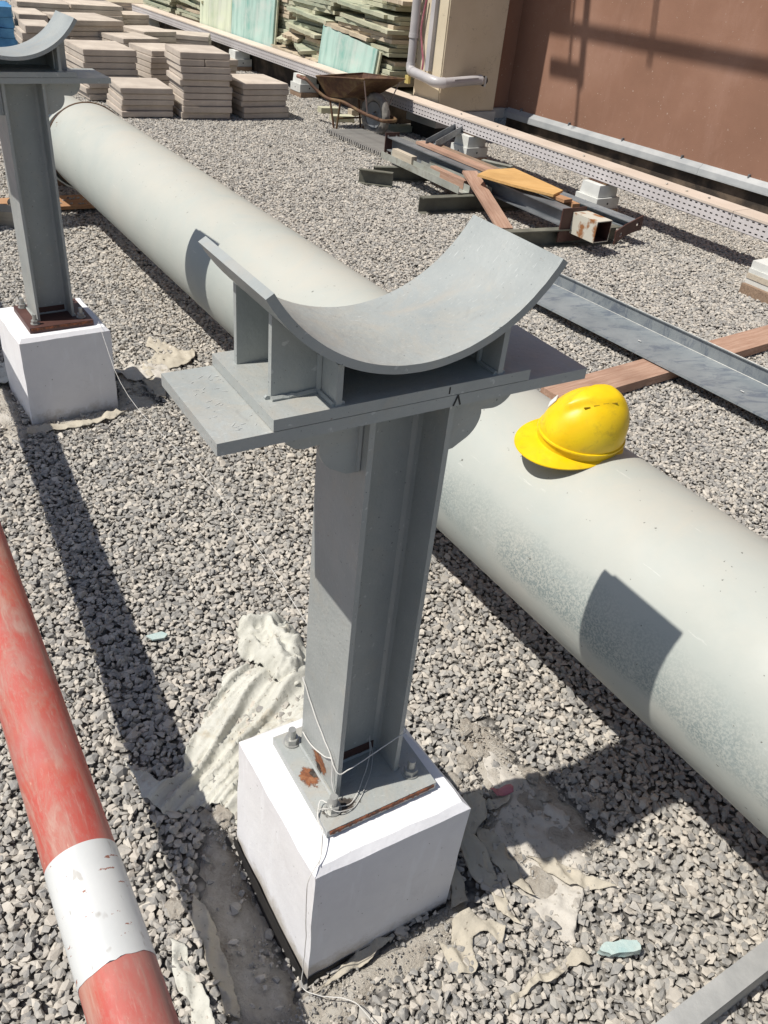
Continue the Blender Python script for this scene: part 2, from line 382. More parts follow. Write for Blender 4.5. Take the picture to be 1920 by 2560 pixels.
# ------------------------------------------------------------------ ground
def ground_h(x, y):
    h = -.030 + .010*noise.noise(Vector((x*.9, y*.9, 0)))+.005*noise.noise(Vector((x*3, y*3, 5)))
    d = math.hypot((x+.14)*.9, (y-.93)*.9)          # hollow dug round the near-left side of the plinth
    h -= .055*math.exp(-(d/.20)**2)
    d = math.hypot(x+2.5, y-5.9); h += .05*math.exp(-(d/.5)**2)
    return h
xs = sorted(set([-200, -90, -40, -20, -12] + [round(-7+.1*i, 3) for i in range(141)] + [12, 20, 40, 90, 200]) | set([round(-1.0+.05*i, 3) for i in range(41)]))
ys = sorted(set([-200, -90, -40, -15, -6, -3, -1.5] + [round(-1+.1*i, 3) for i in range(180)] + [20, 26, 40, 90, 200]) | set([round(.5+.05*i, 3) for i in range(25)]))
V_ = [(x, y, ground_h(x, y)) for y in ys for x in xs]; nx = len(xs)
F_ = [(j*nx+i, j*nx+i+1, (j+1)*nx+i+1, (j+1)*nx+i) for j in range(len(ys)-1) for i in range(nx-1)]
g = newmesh('ground', V_, F_, 'ground', smooth=True); g['kind'] = 'structure'

MORT = {
 'left': [(-.29, 1.20), (-.275, 1.148), (-.165, 1.005), (-.06, .815), (.02, .79), (-.079, .73), (-.20, .755), (-.285, .89), (-.335, 1.03), (-.345, 1.149), (-.33, 1.21)],
 'front': [(-.06, .83), (.07, .901), (.227, 1.031), (.30, 1.10), (.31, 1.03), (.262, .964), (.233, .917), (.129, .853), (.081, .79), (-.055, .75)],
 'streak': [(.25, 1.565), (.362, 1.586), (.441, 1.447), (.514, 1.438), (.598, 1.287), (.649, 1.238), (.555, 1.184), (.530, 1.119), (.547, .987), (.507, .982), (.415, 1.081), (.331, 1.168), (.295, 1.21), (.345, 1.307), (.33, 1.375), (.27, 1.493)],
 'far': [(-1.50, 2.88), (-1.197, 3.103), (-1.311, 3.427), (-1.195, 3.458), (-1.118, 3.266), (-.984, 3.155), (-1.153, 3.039), (-1.221, 2.905), (-1.43, 2.792), (-1.488, 2.702), (-1.682, 2.938), (-1.793, 3.231), (-1.712, 3.211)],
}
def sheet(name, poly, zf, mat, res=.015, thick=0., smooth=True, jag=0., parent=None, pts_extra=None):
    """a triangulated sheet inside a torn outline with heights zf(x,y,edge_distance)"""
    P = []
    for i in range(len(poly)):
        a, b = Vector(poly[i]), Vector(poly[(i+1) % len(poly)]); n = max(1, int((b-a).length/res))
        for k in range(n):
            p = a.lerp(b, k/n)
            if jag: p += Vector((noise.noise(Vector((p.x*18, p.y*18, 1))), noise.noise(Vector((p.x*18, p.y*18, 9)))))*jag + Vector((noise.noise(Vector((p.x*60, p.y*60, 1))), noise.noise(Vector((p.x*60, p.y*60, 9)))))*jag*.4
            P.append(p)
    nb = len(P); x0 = min(p.x for p in P); x1 = max(p.x for p in P); y0 = min(p.y for p in P); y1 = max(p.y for p in P)
    pl = [tuple(p) for p in P]; y = y0; r = 0
    while y < y1:
        x = x0+(res*.5 if r % 2 else 0)
        while x < x1:
            xx, yy = x+random.uniform(-.2, .2)*res, y+random.uniform(-.2, .2)*res
            if inpoly(xx, yy, pl): P.append(Vector((xx, yy)))
            x += res
        y += res*.87; r += 1
    vs, es, fs, *_ = delaunay_2d_cdt(P, [(i, (i+1) % nb) for i in range(nb)], [], 1, 1e-6)
    B = np.array(pl)
    out = []
    for v in vs:
        d = float(np.min(np.hypot(B[:, 0]-v.x, B[:, 1]-v.y)))
        out.append((v.x, v.y, zf(v.x, v.y, d)))
    bm = bmesh.new(); V = [bm.verts.new(p) for p in out]
    for f in fs:
        try: bm.faces.new([V[i] for i in f])
        except ValueError: pass
    bmesh.ops.recalc_face_normals(bm, faces=bm.faces)
    if sum(f.normal.z*f.calc_area() for f in bm.faces) < 0: bmesh.ops.reverse_faces(bm, faces=bm.faces)
    if thick:
        geom = bmesh.ops.solidify(bm, geom=list(bm.faces), thickness=thick)
    me = bpy.data.meshes.new(name); bm.to_mesh(me); bm.free()
    return link(name, me, mat, parent, smooth)
for nm, poly in MORT.items():
    off = .016
    def zf(x, y, d, off=off):
        return ground_h(x, y)+off*min(1, d/.03)-.004+.012*noise.noise(Vector((x*14, y*14, 3)))*min(1, d/.02)+.004*noise.noise(Vector((x*60, y*60, 3)))
    o = sheet('spilled_concrete', poly, zf, 'mortar', .012, 0, True, .02)
    o['kind'] = 'structure'

# ------------------------------------------------------------------ gravel (real stones scattered by geometry nodes)
def hull_stone(r):
    bm = bmesh.new()
    ax = Vector((r*random.uniform(.85, 1.25), r*random.uniform(.65, .95), r*random.uniform(.42, .72)))
    for _ in range(13):
        v = Vector((random.gauss(0, 1), random.gauss(0, 1), random.gauss(0, 1))).normalized()*random.uniform(.86, 1.08)
        bm.verts.new((v.x*ax.x, v.y*ax.y, v.z*ax.z))
    res = bmesh.ops.convex_hull(bm, input=bm.verts)
    bmesh.ops.delete(bm, geom=list({e for e in res['geom_interior']+res['geom_unused'] if isinstance(e, bmesh.types.BMVert)}), context='VERTS')
    bm.verts.ensure_lookup_table()
    v = [tuple(x.co) for x in bm.verts]; bm.verts.index_update(); f = [tuple(q.index for q in x.verts) for x in bm.faces]; bm.free(); return v, f
def scatter(name, pts, rots, scales, protos, label):
    verts = [tuple(p) for p in pts]; faces = []; pid = [0]*len(verts); isp = [True]*len(verts)
    fid = []
    for k, (v, f) in enumerate(protos):
        o_ = len(verts); verts += v; isp += [False]*len(v); pid += [k]*len(v)
        faces += [tuple(i+o_ for i in q) for q in f]; fid += [k]*len(f)
    me = bpy.data.meshes.new(name); me.from_pydata(verts, [], faces)
    a = me.attributes.new('is_pt', 'BOOLEAN', 'POINT'); a.data.foreach_set('value', isp)
    n0 = len(verts)-len(pts)
    a = me.attributes.new('rot', 'FLOAT_VECTOR', 'POINT'); a.data.foreach_set('vector', np.concatenate([np.array(rots).ravel(), np.zeros(n0*3)]).astype('f'))
    a = me.attributes.new('scl', 'FLOAT', 'POINT'); a.data.foreach_set('value', np.concatenate([scales, np.ones(n0)]).astype('f'))
    a = me.attributes.new('pick', 'INT', 'POINT'); a.data.foreach_set('value', np.concatenate([rng.integers(0, len(protos), len(pts)), np.zeros(n0)]).astype('i'))
    a = me.attributes.new('fid', 'INT', 'FACE'); a.data.foreach_set('value', np.array(fid, 'i'))
    me.materials.append(MT['stone'])
    o = link(name, me)
    ng = bpy.data.node_groups.new('scatter_stones', 'GeometryNodeTree')
    ng.interface.new_socket('Geometry', in_out='INPUT', socket_type='NodeSocketGeometry')
    ng.interface.new_socket('Geometry', in_out='OUTPUT', socket_type='NodeSocketGeometry')
    N = ng.nodes.new; L = ng.links.new
    gi, go = N('NodeGroupInput'), N('NodeGroupOutput')
    def at(nm, ty):
        q = N('GeometryNodeInputNamedAttribute'); q.data_type = ty; q.inputs[0].default_value = nm
        return q.outputs['Attribute']
    sep = N('GeometryNodeSeparateGeometry'); sep.domain = 'POINT'
    L(gi.outputs[0], sep.inputs[0]); L(at('is_pt', 'BOOLEAN'), sep.inputs[1])
    spl = N('GeometryNodeSplitToInstances'); spl.domain = 'FACE'
    L(sep.outputs[1], spl.inputs[0]); L(at('fid', 'INT'), spl.inputs['Group ID'])
    iop = N('GeometryNodeInstanceOnPoints')
    L(sep.outputs[0], iop.inputs['Points']); L(spl.outputs[0], iop.inputs['Instance'])
    iop.inputs['Pick Instance'].default_value = True
    L(at('pick', 'INT'), iop.inputs['Instance Index'])
    e2r = N('FunctionNodeEulerToRotation'); L(at('rot', 'FLOAT_VECTOR'), e2r.inputs[0]); L(e2r.outputs[0], iop.inputs['Rotation'])
    L(at('scl', 'FLOAT'), iop.inputs['Scale']); L(iop.outputs[0], go.inputs[0])
    md = o.modifiers.new('scatter', 'NODES'); md.node_group = ng
    tag(o, label, 'gravel', kind='stuff'); return o
mort_polys = list(MORT.values())
def keep(x, y):
    p = 1.
    for q in mort_polys:
        if inpoly(x, y, q): p = .07
    return p
def wedge(x, y, m=.9): return (-(.62*y)-m*.8 < x < .50*y+m) and N2.x*x+N2.y*y < 6.9
PR = [hull_stone(.0122) for _ in range(48)]
pts = []; SP = .0143
y = .35; r = 0
while y < 4.7:
    x = -3.6+(SP/2 if r % 2 else 0)
    while x < 3.4:
        if wedge(x, y):
            xx = x+random.uniform(-.48, .48)*SP; yy = y+random.uniform(-.48, .48)*SP
            k = keep(xx, yy)
            if k >= 1 or random.random() < k:
                pts.append((xx, yy, ground_h(xx, yy)+random.uniform(.008, .020)))
        x += SP
    y += SP*.87; r += 1
def in_blk(x, y):
    for c, th in ((C1, TH1-.03), (C2, TH2)):
        dx, dy = x-c.x, y-c.y; lx = cos(th)*dx+sin(th)*dy; ly = -sin(th)*dx+cos(th)*dy
        if abs(lx) < .175 and abs(ly) < .175: return True
    return False
pts = [p for p in pts if not in_blk(p[0], p[1])]
n = len(pts); rots = np.stack([rng.normal(0, .33, n), rng.normal(0, .33, n), rng.uniform(0, 6.28, n)], 1)
sc_ = np.clip(rng.normal(.88, .24, n), .42, 1.9)+(rng.random(n) < .03)*rng.uniform(0, .7, n)
scatter('gravel', pts, rots, sc_, PR, 'crushed grey and beige gravel stones round the pipe supports')
gp = []
for q in mort_polys[:3]+[MORT['far']]:
    x0, x1 = min(a for a, b in q)-.03, max(a for a, b in q)+.03; y0, y1 = min(b for a, b in q)-.03, max(b for a, b in q)+.03
    for _ in range(int((x1-x0)*(y1-y0)*16000)):
        x, y = random.uniform(x0, x1), random.uniform(y0, y1)
        if noise.noise(Vector((x*9, y*9, 2)))+.25*random.random() > .12 and not in_blk(x, y): gp.append((x, y, ground_h(x, y)+.016+random.uniform(0, .003)))
n = len(gp)
scatter('grit', gp, np.stack([rng.normal(0, .6, n), rng.normal(0, .6, n), rng.uniform(0, 6.28, n)], 1), np.clip(rng.gamma(2., .09, n), .06, .6), PR, 'fine grit and crumbs on the spilled concrete round the plinths')
def cluster(R, m):
    V, F = [], []
    for i in range(m):
        v, f = random.choice(PR); a = random.uniform(0, 6.28); rr = R*sqrt(random.random()); o_ = len(V)
        ox, oy, oz = rr*cos(a), rr*sin(a), random.uniform(-.008, .007)
        E_ = Matrix.Rotation(random.uniform(0, 6.28), 3, 'Z') @ Matrix.Rotation(random.gauss(0, .33), 3, 'X'); s = random.uniform(.6, 1.25)
        for q in v:
            q = E_ @ Vector(q)*s; V.append((q.x+ox, q.y+oy, q.z+oz))
        F += [tuple(i_+o_ for i_ in t) for t in f]
    return V, F
CL = [cluster(.085, 62) for _ in range(14)]
pts = []; SP = .088; y = 4.66
while y < 19:
    x = -13.
    while x < 10:
        if wedge(x, y, 1.5):
            pts.append((x+random.uniform(-.4, .4)*SP, y+random.uniform(-.4, .4)*SP, ground_h(x, y)+.014))
        x += SP
    y += SP
n = len(pts); rots = np.stack([np.zeros(n), np.zeros(n), rng.uniform(0, 6.28, n)], 1)
scatter('gravel', pts, rots, rng.uniform(.85, 1.15, n), CL, 'crushed grey gravel stones farther off, out to the building wall')

# ------------------------------------------------------------------ pipe supports
ZB, ZT = .371, 1.2234
def make_support(label, loc, th, base_mat='steel'):
    t = thing('pipe_support', label, 'pipe support', (loc[0], loc[1], 0), th, 'steel saddle supports in a row')
    bm = bmesh.new(); box(bm, -.1234, .1234, -.1234, .1234, .349, ZB)
    bmobj('base_plate', bm, base_mat, t, bevel=.002, loc=(.0048, -.010, 0), rot=(0, 0, -.01))
    # H section
    d, b, tf, tw, rr = .1435/2, .149/2, .0095, .007, .011
    pr = [(-d, -b), (-d+tf, -b), (-d+tf, -tw/2-rr), (-d+tf+rr*.3, -tw/2-rr*.3), (-d+tf+rr, -tw/2), (d-tf-rr, -tw/2), (d-tf-rr*.3, -tw/2-rr*.3), (d-tf, -tw/2-rr), (d-tf, -b), (d, -b)]
    pr = pr+[(x, -y_) for x, y_ in reversed(pr)]
    bm = bmesh.new(); prism(bm, pr, ZB+.001, ZT-.001); bmobj('column', bm, 'steel', t, bevel=.0012)
    # weld beads at the foot and head
    bm = bmesh.new()
    for zz in (ZB+.002, ZT-.003):
        for x0 in (-d, d):
            for sgn in (-1, 1):
                xx = x0+(.0035 if x0 > 0 else -.0035)*1
            tube(bm, [(xx, -b+.003+i*(2*b-.006)/24, zz+random.uniform(-.001, .001)) for i in range(25)], .0045, 6)
        for sy in (-1, 1):
            tube(bm, [(-d+tf+.004+i*(2*d-2*tf-.008)/20, sy*(tw/2+.002), zz+random.uniform(-.001, .001)) for i in range(21)], .004, 6)
    bmobj('weld', bm, base_mat, t, smooth=True)['kind'] = 'stuff'
    bm = bmesh.new(); n_ = 40
    for i in range(n_):
        x0, x1 = -.118+.236*i/n_, -.118+.236*(i+1)/n_; h_ = .006+.006*abs(noise.noise(Vector((i*.5, 0, 0))))
        box(bm, x0, x1-.0001, -.1252-.0015*random.random(), -.1236, ZB-.004-h_, ZB-.001-.003*random.random())
    bmobj('rusty_edge', bm, 'scorch', t, loc=(.0048, -.010, 0), rot=(0, 0, -.01))['kind'] = 'stuff'
    bm = bmesh.new(); box(bm, -d+tf+.0005, d-tf-.0005, -tw/2-.0012, -tw/2-.0004, ZB+.003, ZB+.028); bmobj('unpainted_foot', bm, 'brown', t)
    # anchor bolts
    for (bx, by) in ((-.088, -.088), (-.088, .092), (.092, -.085), (.09, .09)):
        bo = bmesh.new(); cyl(bo, (0, 0, ZB+.0005), (0, 0, ZB+.0035), .0175, 20); wsh = bmobj('anchor_bolt', bo, 'nut', t, loc=(bx, by-.006, 0))
        bo = bmesh.new(); cyl(bo, (0, 0, ZB+.0036), (0, 0, ZB+.0165), .0145, 6); bmobj('nut', bo, 'nut', wsh, rot=(0, 0, random.uniform(0, 1)), bevel=.0008)
        bo = bmesh.new(); cyl(bo, (0, 0, ZB+.0166), (0, 0, ZB+.040), .0082, 14, .0078); bmobj('stud', bo, 'nut', wsh, bevel=.001)
    # scalloped brackets under the cap plate
    def arc(cx, cz, r, a0, a1, n=7): return [(cx+r*cos(rad(a0+(a1-a0)*i/n)), cz+r*sin(rad(a0+(a1-a0)*i/n))) for i in range(n+1)]
    prof = [(0, 0), (.125, 0), (.127, -.010)] + arc(.087, -.006, .040, -10, -88) + [(.066, -.044)] + arc(.020, -.050, .047, 0, -66) + [(.022, -.103), (0, -.105)]
    for sx in (-1, 1):
        for yy in (-.052, .052):
            bm = bmesh.new(); Mx = Matrix(((sx, 0, 0, sx*(d+.0005)), (0, 0, 1, yy-.004), (0, 1, 0, ZT-.001), (0, 0, 0, 1)))
            prism(bm, prof, 0, .008, Mx); bmobj('bracket', bm, 'steel', t, bevel=.0012)
            bm = bmesh.new(); tube(bm, [(sx*(d+.003), yy-.004, ZT-.004-i*.098/16) for i in range(17)], .0045, 6); bmobj('weld', bm, 'steel', t, smooth=True)['kind'] = 'stuff'
    # cap plate and saddle shoe
    bm = bmesh.new(); box(bm, -.3037, .2963, -.1008, .1008, ZT, 1.2411); bmobj('cap_plate', bm, 'steel', t, bevel=.0028, seg=2)
    qx = -.0255
    bm = bmesh.new(); box(bm, qx-.2045, qx+.2045, -.1015, .1015, 1.2424, 1.2588); bmobj('shoe_plate', bm, 'steel', t, bevel=.003, seg=2)
    R, tk, zc, sy = .2476, .012, 1.5536, -.009
    ha = rad(58.5); nseg = 40
    bm = bmesh.new(); rows = []
    for i in range(nseg+1):
        a = -ha+2*ha*i/nseg; s_, c_ = sin(a), cos(a)
        w_ = .0008*noise.noise(Vector((i*.6, 0, 0)))
        rows.append([bm.verts.new((qx+rr_*s_, sy+yy, zc-rr_*c_)) for rr_, yy in ((R, -.1026+w_), (R+tk, -.1026+w_), (R+tk, .1026), (R, .1026))])
    for A, B in zip(rows, rows[1:]):
        for k in range(4): bm.faces.new((A[k], A[(k+1) % 4], B[(k+1) % 4], B[k]))
    bm.faces.new(rows[0][::-1]); bm.faces.new(rows[-1])
    o = bmobj('saddle', bm, 'steel', t, smooth=True, bevel=.0016)
    # longitudinal webs following the arc, with cross ribs
    def under(x): return zc-sqrt(max(0, (R+tk)**2-(x-qx)**2))
    for yy, xa, xb in ((-.048, -.186, -.108), (-.048, .146, .186), (.062, -.186, .186)):
        bm = bmesh.new(); pts_ = [(xa+i*(xb-xa)/24) for i in range(25)]
        out = [(x, 1.2589) for x in (pts_[0], pts_[-1])]
        top = [(x, max(1.262, under(x+qx)-.0005)) for x in reversed(pts_)]
        prism(bm, [(x+qx, z_) for x, z_ in out[:1]]+[(out[1][0]+qx, out[1][1])]+[(x+qx, z_) for x, z_ in top], 0, .009, Matrix(((1, 0, 0, 0), (0, 0, 1, yy-.0045), (0, 1, 0, 0), (0, 0, 0, 1))))
        bmobj('saddle_web', bm, 'steel', t, bevel=.001)
    for xx in (-.112, .150):
        zt = under(xx+qx)-.001
        for y0, y1 in ((-.098, -.0535), (-.0425, .0565), (.0675, .098)):
            bm = bmesh.new(); box(bm, xx+qx-.0045, xx+qx+.0045, y0, y1, 1.2589, zt-.002); bmobj('rib', bm, 'steel', t, bevel=.001)
    bm = bmesh.new()
    for xx in (-.112, .150):
        for sgn in (-1, 1): tube(bm, [(xx+qx+sgn*.0065, -.096+i*.042/8, 1.2605) for i in range(9)], .0038, 6)
        tube(bm, [(xx+qx-.0065, -.0545, 1.262+i*(under(xx+qx)-1.268)/10) for i in range(11)], .004, 6)
    tube(bm, [(-.186+qx+i*.07/10, -.0545, 1.2605+random.uniform(-.001, .001)) for i in range(11)], .004, 6)
    tube(bm, [(-.189+qx, -.050+i*.004, 1.2605) for i in range(2)], .004, 6)
    bmobj('weld', bm, 'steel', t, smooth=True)['kind'] = 'stuff'
    return t
def copy_tree(o, parent=None):
    c = o.copy(); COL.objects.link(c); c.parent = parent
    for ch in list(o.children): copy_tree(ch, c)
    return c
sup1 = make_support('nearest grey steel saddle support, bolted to the white plinth in the foreground', C1, TH1)
sup2 = copy_tree(sup1); sup2.location = (C2.x, C2.y, 0); sup2.rotation_euler = (0, 0, TH2)
sup2['label'] = 'second grey saddle support at the left edge, on rusty brown base plate'
sup3 = copy_tree(sup1); sup3.location = (C3.x, C3.y, 0); sup3.rotation_euler = (0, 0, TH3)
sup3['label'] = 'farthest saddle support of the row, mostly cut off by the left edge'
for s in (sup2, sup3):
    for ch in s.children:
        if ch.name.startswith('base_plate'):
            ch.data = ch.data.copy(); ch.data.materials[0] = MT['brown']; ch['label'] = 'brown primed base plate'
# marker strokes and chalk scribbles on the near support
bm = bmesh.new(); box(bm, .0345, .0368, -.1018, -.1012, 1.2455, 1.2560)
bmobj('marker_tick', bm, 'black', sup1)
bm = bmesh.new()
for sx in (-1, 1):
    Mk = Matrix.Translation((.0520+sx*.0030, -.1012, 1.2325)) @ Matrix.Rotation(-sx*.36, 4, 'Y')
    box(bm, -.0012, .0012, -.0004+sx*.0001, .0002, -.0085, .0085, Mk)
bmobj('marker_caret', bm, 'black', sup1)
bm = bmesh.new(); a = [(-.0722-.0006, .012+.008*cos(t_), 1.118-.022*sin(t_)+.010) for t_ in [i*.3+.2 for i in range(18)]]; tube(bm, a, .0007, 4); bmobj('chalk_loop', bm, 'chalk', sup1)
bm = bmesh.new()
for i in range(26):
    x, y_ = random.uniform(-.29, -.23), random.uniform(-.08, .07); a_ = random.uniform(-.5, .9); l_ = random.uniform(.004, .011)
    tube(bm, [(x, y_, 1.2414), (x+l_*cos(a_)*.6, y_+l_*sin(a_)*.6, 1.2416), (x+l_*cos(a_), y_+l_*sin(a_)+.001, 1.2414)], .0004, 4)
bmobj('paint_scratches', bm, 'chalk', sup1)['kind'] = 'stuff'
# scorched rusty patches at the near column foot
def blob(name, cx, cy, r, mat, parent, M_, seed, st=(1, 1), n=26, th=.0006):
    ring = [(cx+st[0]*r*(1+.45*noise.noise(Vector((cos(t_)*1.8, sin(t_)*1.8, seed)))+.2*noise.noise(Vector((cos(t_)*6, sin(t_)*6, seed))))*cos(t_),
             cy+st[1]*r*(1+.45*noise.noise(Vector((cos(t_)*1.8, sin(t_)*1.8, seed)))+.2*noise.noise(Vector((cos(t_)*6, sin(t_)*6, seed))))*sin(t_)) for t_ in [2*pi*i/n for i in range(n)]]
    bm = bmesh.new(); prism(bm, ring, 0, th, M_); return bmobj(name, bm, mat, parent)
def stain_mat(name, c1, c2, c3, seed):
    k = NT(name); c = k.co(); n1 = k.noise(55, 7, .75)
    g_ = k.n('ShaderNodeTexGradient', gradient_type='SPHERICAL'); k.l(c, g_.inputs[0])
    col = k.ramp(n1, (.36, c1), (.5, c2), (.64, c3)); k.bump(n1, .4, .002); k.fin(col, .8)
    u = k.n('ShaderNodeTexCoord'); mp = k.n('ShaderNodeMapping'); mp.inputs['Location'].default_value = (-1, -1, 0); mp.inputs['Scale'].default_value = (2, 2, 2)
    k.l(u.outputs['Generated'], mp.inputs[0]); mz = k.n('ShaderNodeVectorMath', operation='MULTIPLY'); mz.inputs[1].default_value = (1, 1, 0); k.l(mp.outputs[0], mz.inputs[0])
    k.l(mz.outputs[0], g_.inputs[0])
    al = k.math('ADD', g_.outputs[1], k.math('MULTIPLY', k.math('SUBTRACT', k.noise(70, 5, .7), .5), 1.5))
    al = k.ramp(al, (.30, 0.), (.52, .95)); k.l(al, k.b.inputs['Alpha']); return k.m
ST1 = stain_mat('rust_stain', (.10, .04, .02), (.24, .085, .035), (.34, .17, .08), 1); ST2 = stain_mat('soot_stain', (.02, .018, .016), (.05, .04, .033), (.13, .10, .08), 2)
def decal(nm, c, ax, ay, rx, ry, mat):
    """thin stain film on a face: centre, two in-plane axes, half sizes"""
    bm = bmesh.new(); o_ = Vector(c); X, Y = Vector(ax), Vector(ay); Z = X.cross(Y)
    vs = [bm.verts.new((a*rx, b*ry, 0)) for a, b in ((-1, -1), (1, -1), (1, 1), (-1, 1))]; bm.faces.new(vs)
    o = bmobj(nm, bm, mat, sup1); o.matrix_basis = Matrix(((X.x, Y.x, Z.x, o_.x), (X.y, Y.y, Z.y, o_.y), (X.z, Y.z, Z.z, o_.z), (0, 0, 0, 1))); return o
decal('rust_stain', (-.095, -.008, ZB+.0006), (1, 0, 0), (0, 1, 0), .027, .040, ST1)
decal('rust_stain', (-.0724, -.006, ZB+.032), (0, -1, 0), (0, 0, 1), .042, .034, ST1)
decal('soot_stain', (-.0727, -.004, ZB+.014), (0, -1, 0), (0, 0, 1), .017, .018, ST2)
decal('soot_stain', (-.082, -.004, ZB+.0008), (1, 0, 0), (0, 1, 0), .013, .018, ST2)
decal('soot_stain', (-.072, -.096, ZB+.0007), (1, 0, 0), (0, 1, 0), .052, .026, ST2)
def plinth(name, label, top, bot, zt=.349, seed=0):
    """white painted concrete cube with slightly uneven arrises"""
    bm = bmesh.new(); n = 10; grid = {}
    def P_(u, v, z_):
        a = Vector(top[0]).lerp(Vector(top[1]), u); b = Vector(top[3]).lerp(Vector(top[2]), u); T_ = a.lerp(b, v)
        a = Vector(bot[0][:2]).lerp(Vector(bot[1][:2]), u); b = Vector(bot[3][:2]).lerp(Vector(bot[2][:2]), u); B_ = a.lerp(b, v)
        k = (z_+.12)/(zt+.12); p = B_.lerp(T_, k)
        if z_ > zt-.002:
            cc = (Vector(top[0])+Vector(top[1])+Vector(top[2])+Vector(top[3]))/4; dd = p-cc; m_ = .177; p = cc+dd*(1-(.013+.004*noise.noise(Vector((p.x*14, p.y*14, seed))))/m_)
        w_ = .0022*noise.noise(Vector((p.x*16, p.y*16, z_*16+seed)))
        return Vector((p.x+w_, p.y+w_, z_+w_*.6))
    def vert(i, j, k):
        key = (i, j, k)
        if key not in grid: grid[key] = bm.verts.new(P_(i/n, j/n, zt if k == n else (zt-.015+.003*noise.noise(Vector((i*.6, j*.6, seed+3))) if k == n-1 else -.12+(zt+.09)*k/(n-1))))
        return grid[key]
    for i in range(n):
        for j in range(n):
            bm.faces.new((vert(i, j, n), vert(i+1, j, n), vert(i+1, j+1, n), vert(i, j+1, n)))
            bm.faces.new((vert(i, j, 0), vert(i, j+1, 0), vert(i+1, j+1, 0), vert(i+1, j, 0)))
            bm.faces.new((vert(i, 0, j), vert(i+1, 0, j), vert(i+1, 0, j+1), vert(i, 0, j+1)))
            bm.faces.new((vert(i, n, j), vert(i, n, j+1), vert(i+1, n, j+1), vert(i+1, n, j)))
            bm.faces.new((vert(0, i, j), vert(0, i, j+1), vert(0, i+1, j+1), vert(0, i+1, j)))
            bm.faces.new((vert(n, i, j), vert(n, i+1, j), vert(n, i+1, j+1), vert(n, i, j+1)))
    o = bmobj(name, bm, 'white', None, smooth=True, bevel=.004, seg=2)
    tag(o, label, 'concrete plinth', 'white plinths under the saddle supports'); return o
def sq(c, th, h): return [(c.x+cos(th)*a-sin(th)*b, c.y+sin(th)*a+cos(th)*b) for a, b in ((-h, -h), (h, -h), (h, h), (-h, h))]
plinth('concrete_plinth', 'white painted concrete plinth under the nearest saddle support', [(-.050, .846), (.240, 1.033), (.030, 1.322), (-.250, 1.134)], [(-.050, .846), (.236, 1.033), (.030, 1.322), (-.262, 1.134)])
plinth('concrete_plinth', 'white painted plinth under the second saddle support at left', sq(C2, TH2, .177), sq(C2, TH2, .177), seed=4)
plinth('concrete_plinth', 'white plinth cut off by the left edge, farthest of the row', sq(C3, TH3, .177), sq(C3, TH3, .177), seed=9)
# black waterproofing film round the foot of the near plinth
bm = bmesh.new()
L_ = [(-.262, 1.134), (-.052, .846), (.236, 1.033)]
q = [Vector(p) for p in L_]
for k, (a, b, h0, h1) in enumerate(((q[0], q[1], .0, -.030), (q[1], q[2], -.030, -.008))):
    nrm = Vector(((b-a).y, -(b-a).x)).normalized()*(-1 if k == 9 else 1)
    if k == 0 and nrm.x > 0: nrm = -nrm
    if k == 1 and nrm.y > 0: nrm = -nrm
    for i in range(14):
        p0 = a.lerp(b, i/14); p1 = a.lerp(b, (i+1)/14); z0 = h0+(h1-h0)*i/14+.006*noise.noise(Vector((i*.7, k, 0))); z1 = h0+(h1-h0)*(i+1)/14+.006*noise.noise(Vector(((i+1)*.7, k, 0)))
        o0 = .004; v = [(p0+nrm*o0, z0), (p1+nrm*o0, z1), (p1+nrm*(o0+.006), -.11), (p0+nrm*(o0+.006), -.11)]
        bm.faces.new([bm.verts.new((p.x, p.y, z_)) for p, z_ in v])
bmesh.ops.remove_doubles(bm, verts=bm.verts, dist=.0008)
tag(bmobj('bitumen_film', bm, 'dark'), 'black waterproofing film showing at the foot of the nearest plinth', 'membrane')

# ------------------------------------------------------------------ big pipe
def pipe_obj(name, parent, p, q, r, mat='pipe', seg=96, along=24, loc=None):
    p, q = Vector(p), Vector(q); Ln = (q-p).length; M_ = frame(p, q-p)
    bm = bmesh.new(); rings = []
    for i in range(along+1):
        x = Ln*i/along; rings.append([bm.verts.new((x, (r+.0006*noise.noise(Vector((x*3, t_*2, 0))))*sin(t_), r*cos(t_))) for t_ in [2*pi*k/seg for k in range(seg)]])
    for A, B in zip(rings, rings[1:]):
        for k in range(seg): bm.faces.new((A[k], A[(k+1) % seg], B[(k+1) % seg], B[k]))
    for ring, s_ in ((rings[0], -1), (rings[-1], 1)):      # wall thickness at the open ends
        inn = [bm.verts.new((v.co.x, v.co.y*.965, v.co.z*.965)) for v in ring]; deep = [bm.verts.new((v.co.x-s_*.5, v.co.y, v.co.z)) for v in inn]
        for k in range(seg):
            j = (k+1) % seg; bm.faces.new((ring[k], ring[j], inn[j], inn[k])); bm.faces.new((inn[k], inn[j], deep[j], deep[k]))
    o = bmobj(name, bm, mat, parent, smooth=True); o.matrix_world = M_
    return o
AZP = 2.2000; pd = Vector((cos(AZP), sin(AZP), 0)); po = Vector((.4316, 1.98, .4753)); PRAD = .2553
pA = po+pd*(-2.6); pB = po+pd*4.30
big = thing('steel_pipe', 'large pale grey green steel pipe lying beside the supports, hard hat on it', 'pipe', (po.x, po.y, 0))
def setw(o, parent):
    mw = o.matrix_basis.copy(); o.parent = parent; o.matrix_basis = parent.matrix_basis.inverted() @ mw
o = pipe_obj('pipe_wall', None, pA, pB, PRAD); setw(o, big)
bm = bmesh.new(); M_ = frame(pB, pd)
ring = [M_ @ Vector((.0+.002*noise.noise(Vector((i*.9, 0, 0))), (PRAD+.001)*sin(2*pi*i/96), (PRAD+.001)*cos(2*pi*i/96))) for i in range(97)]
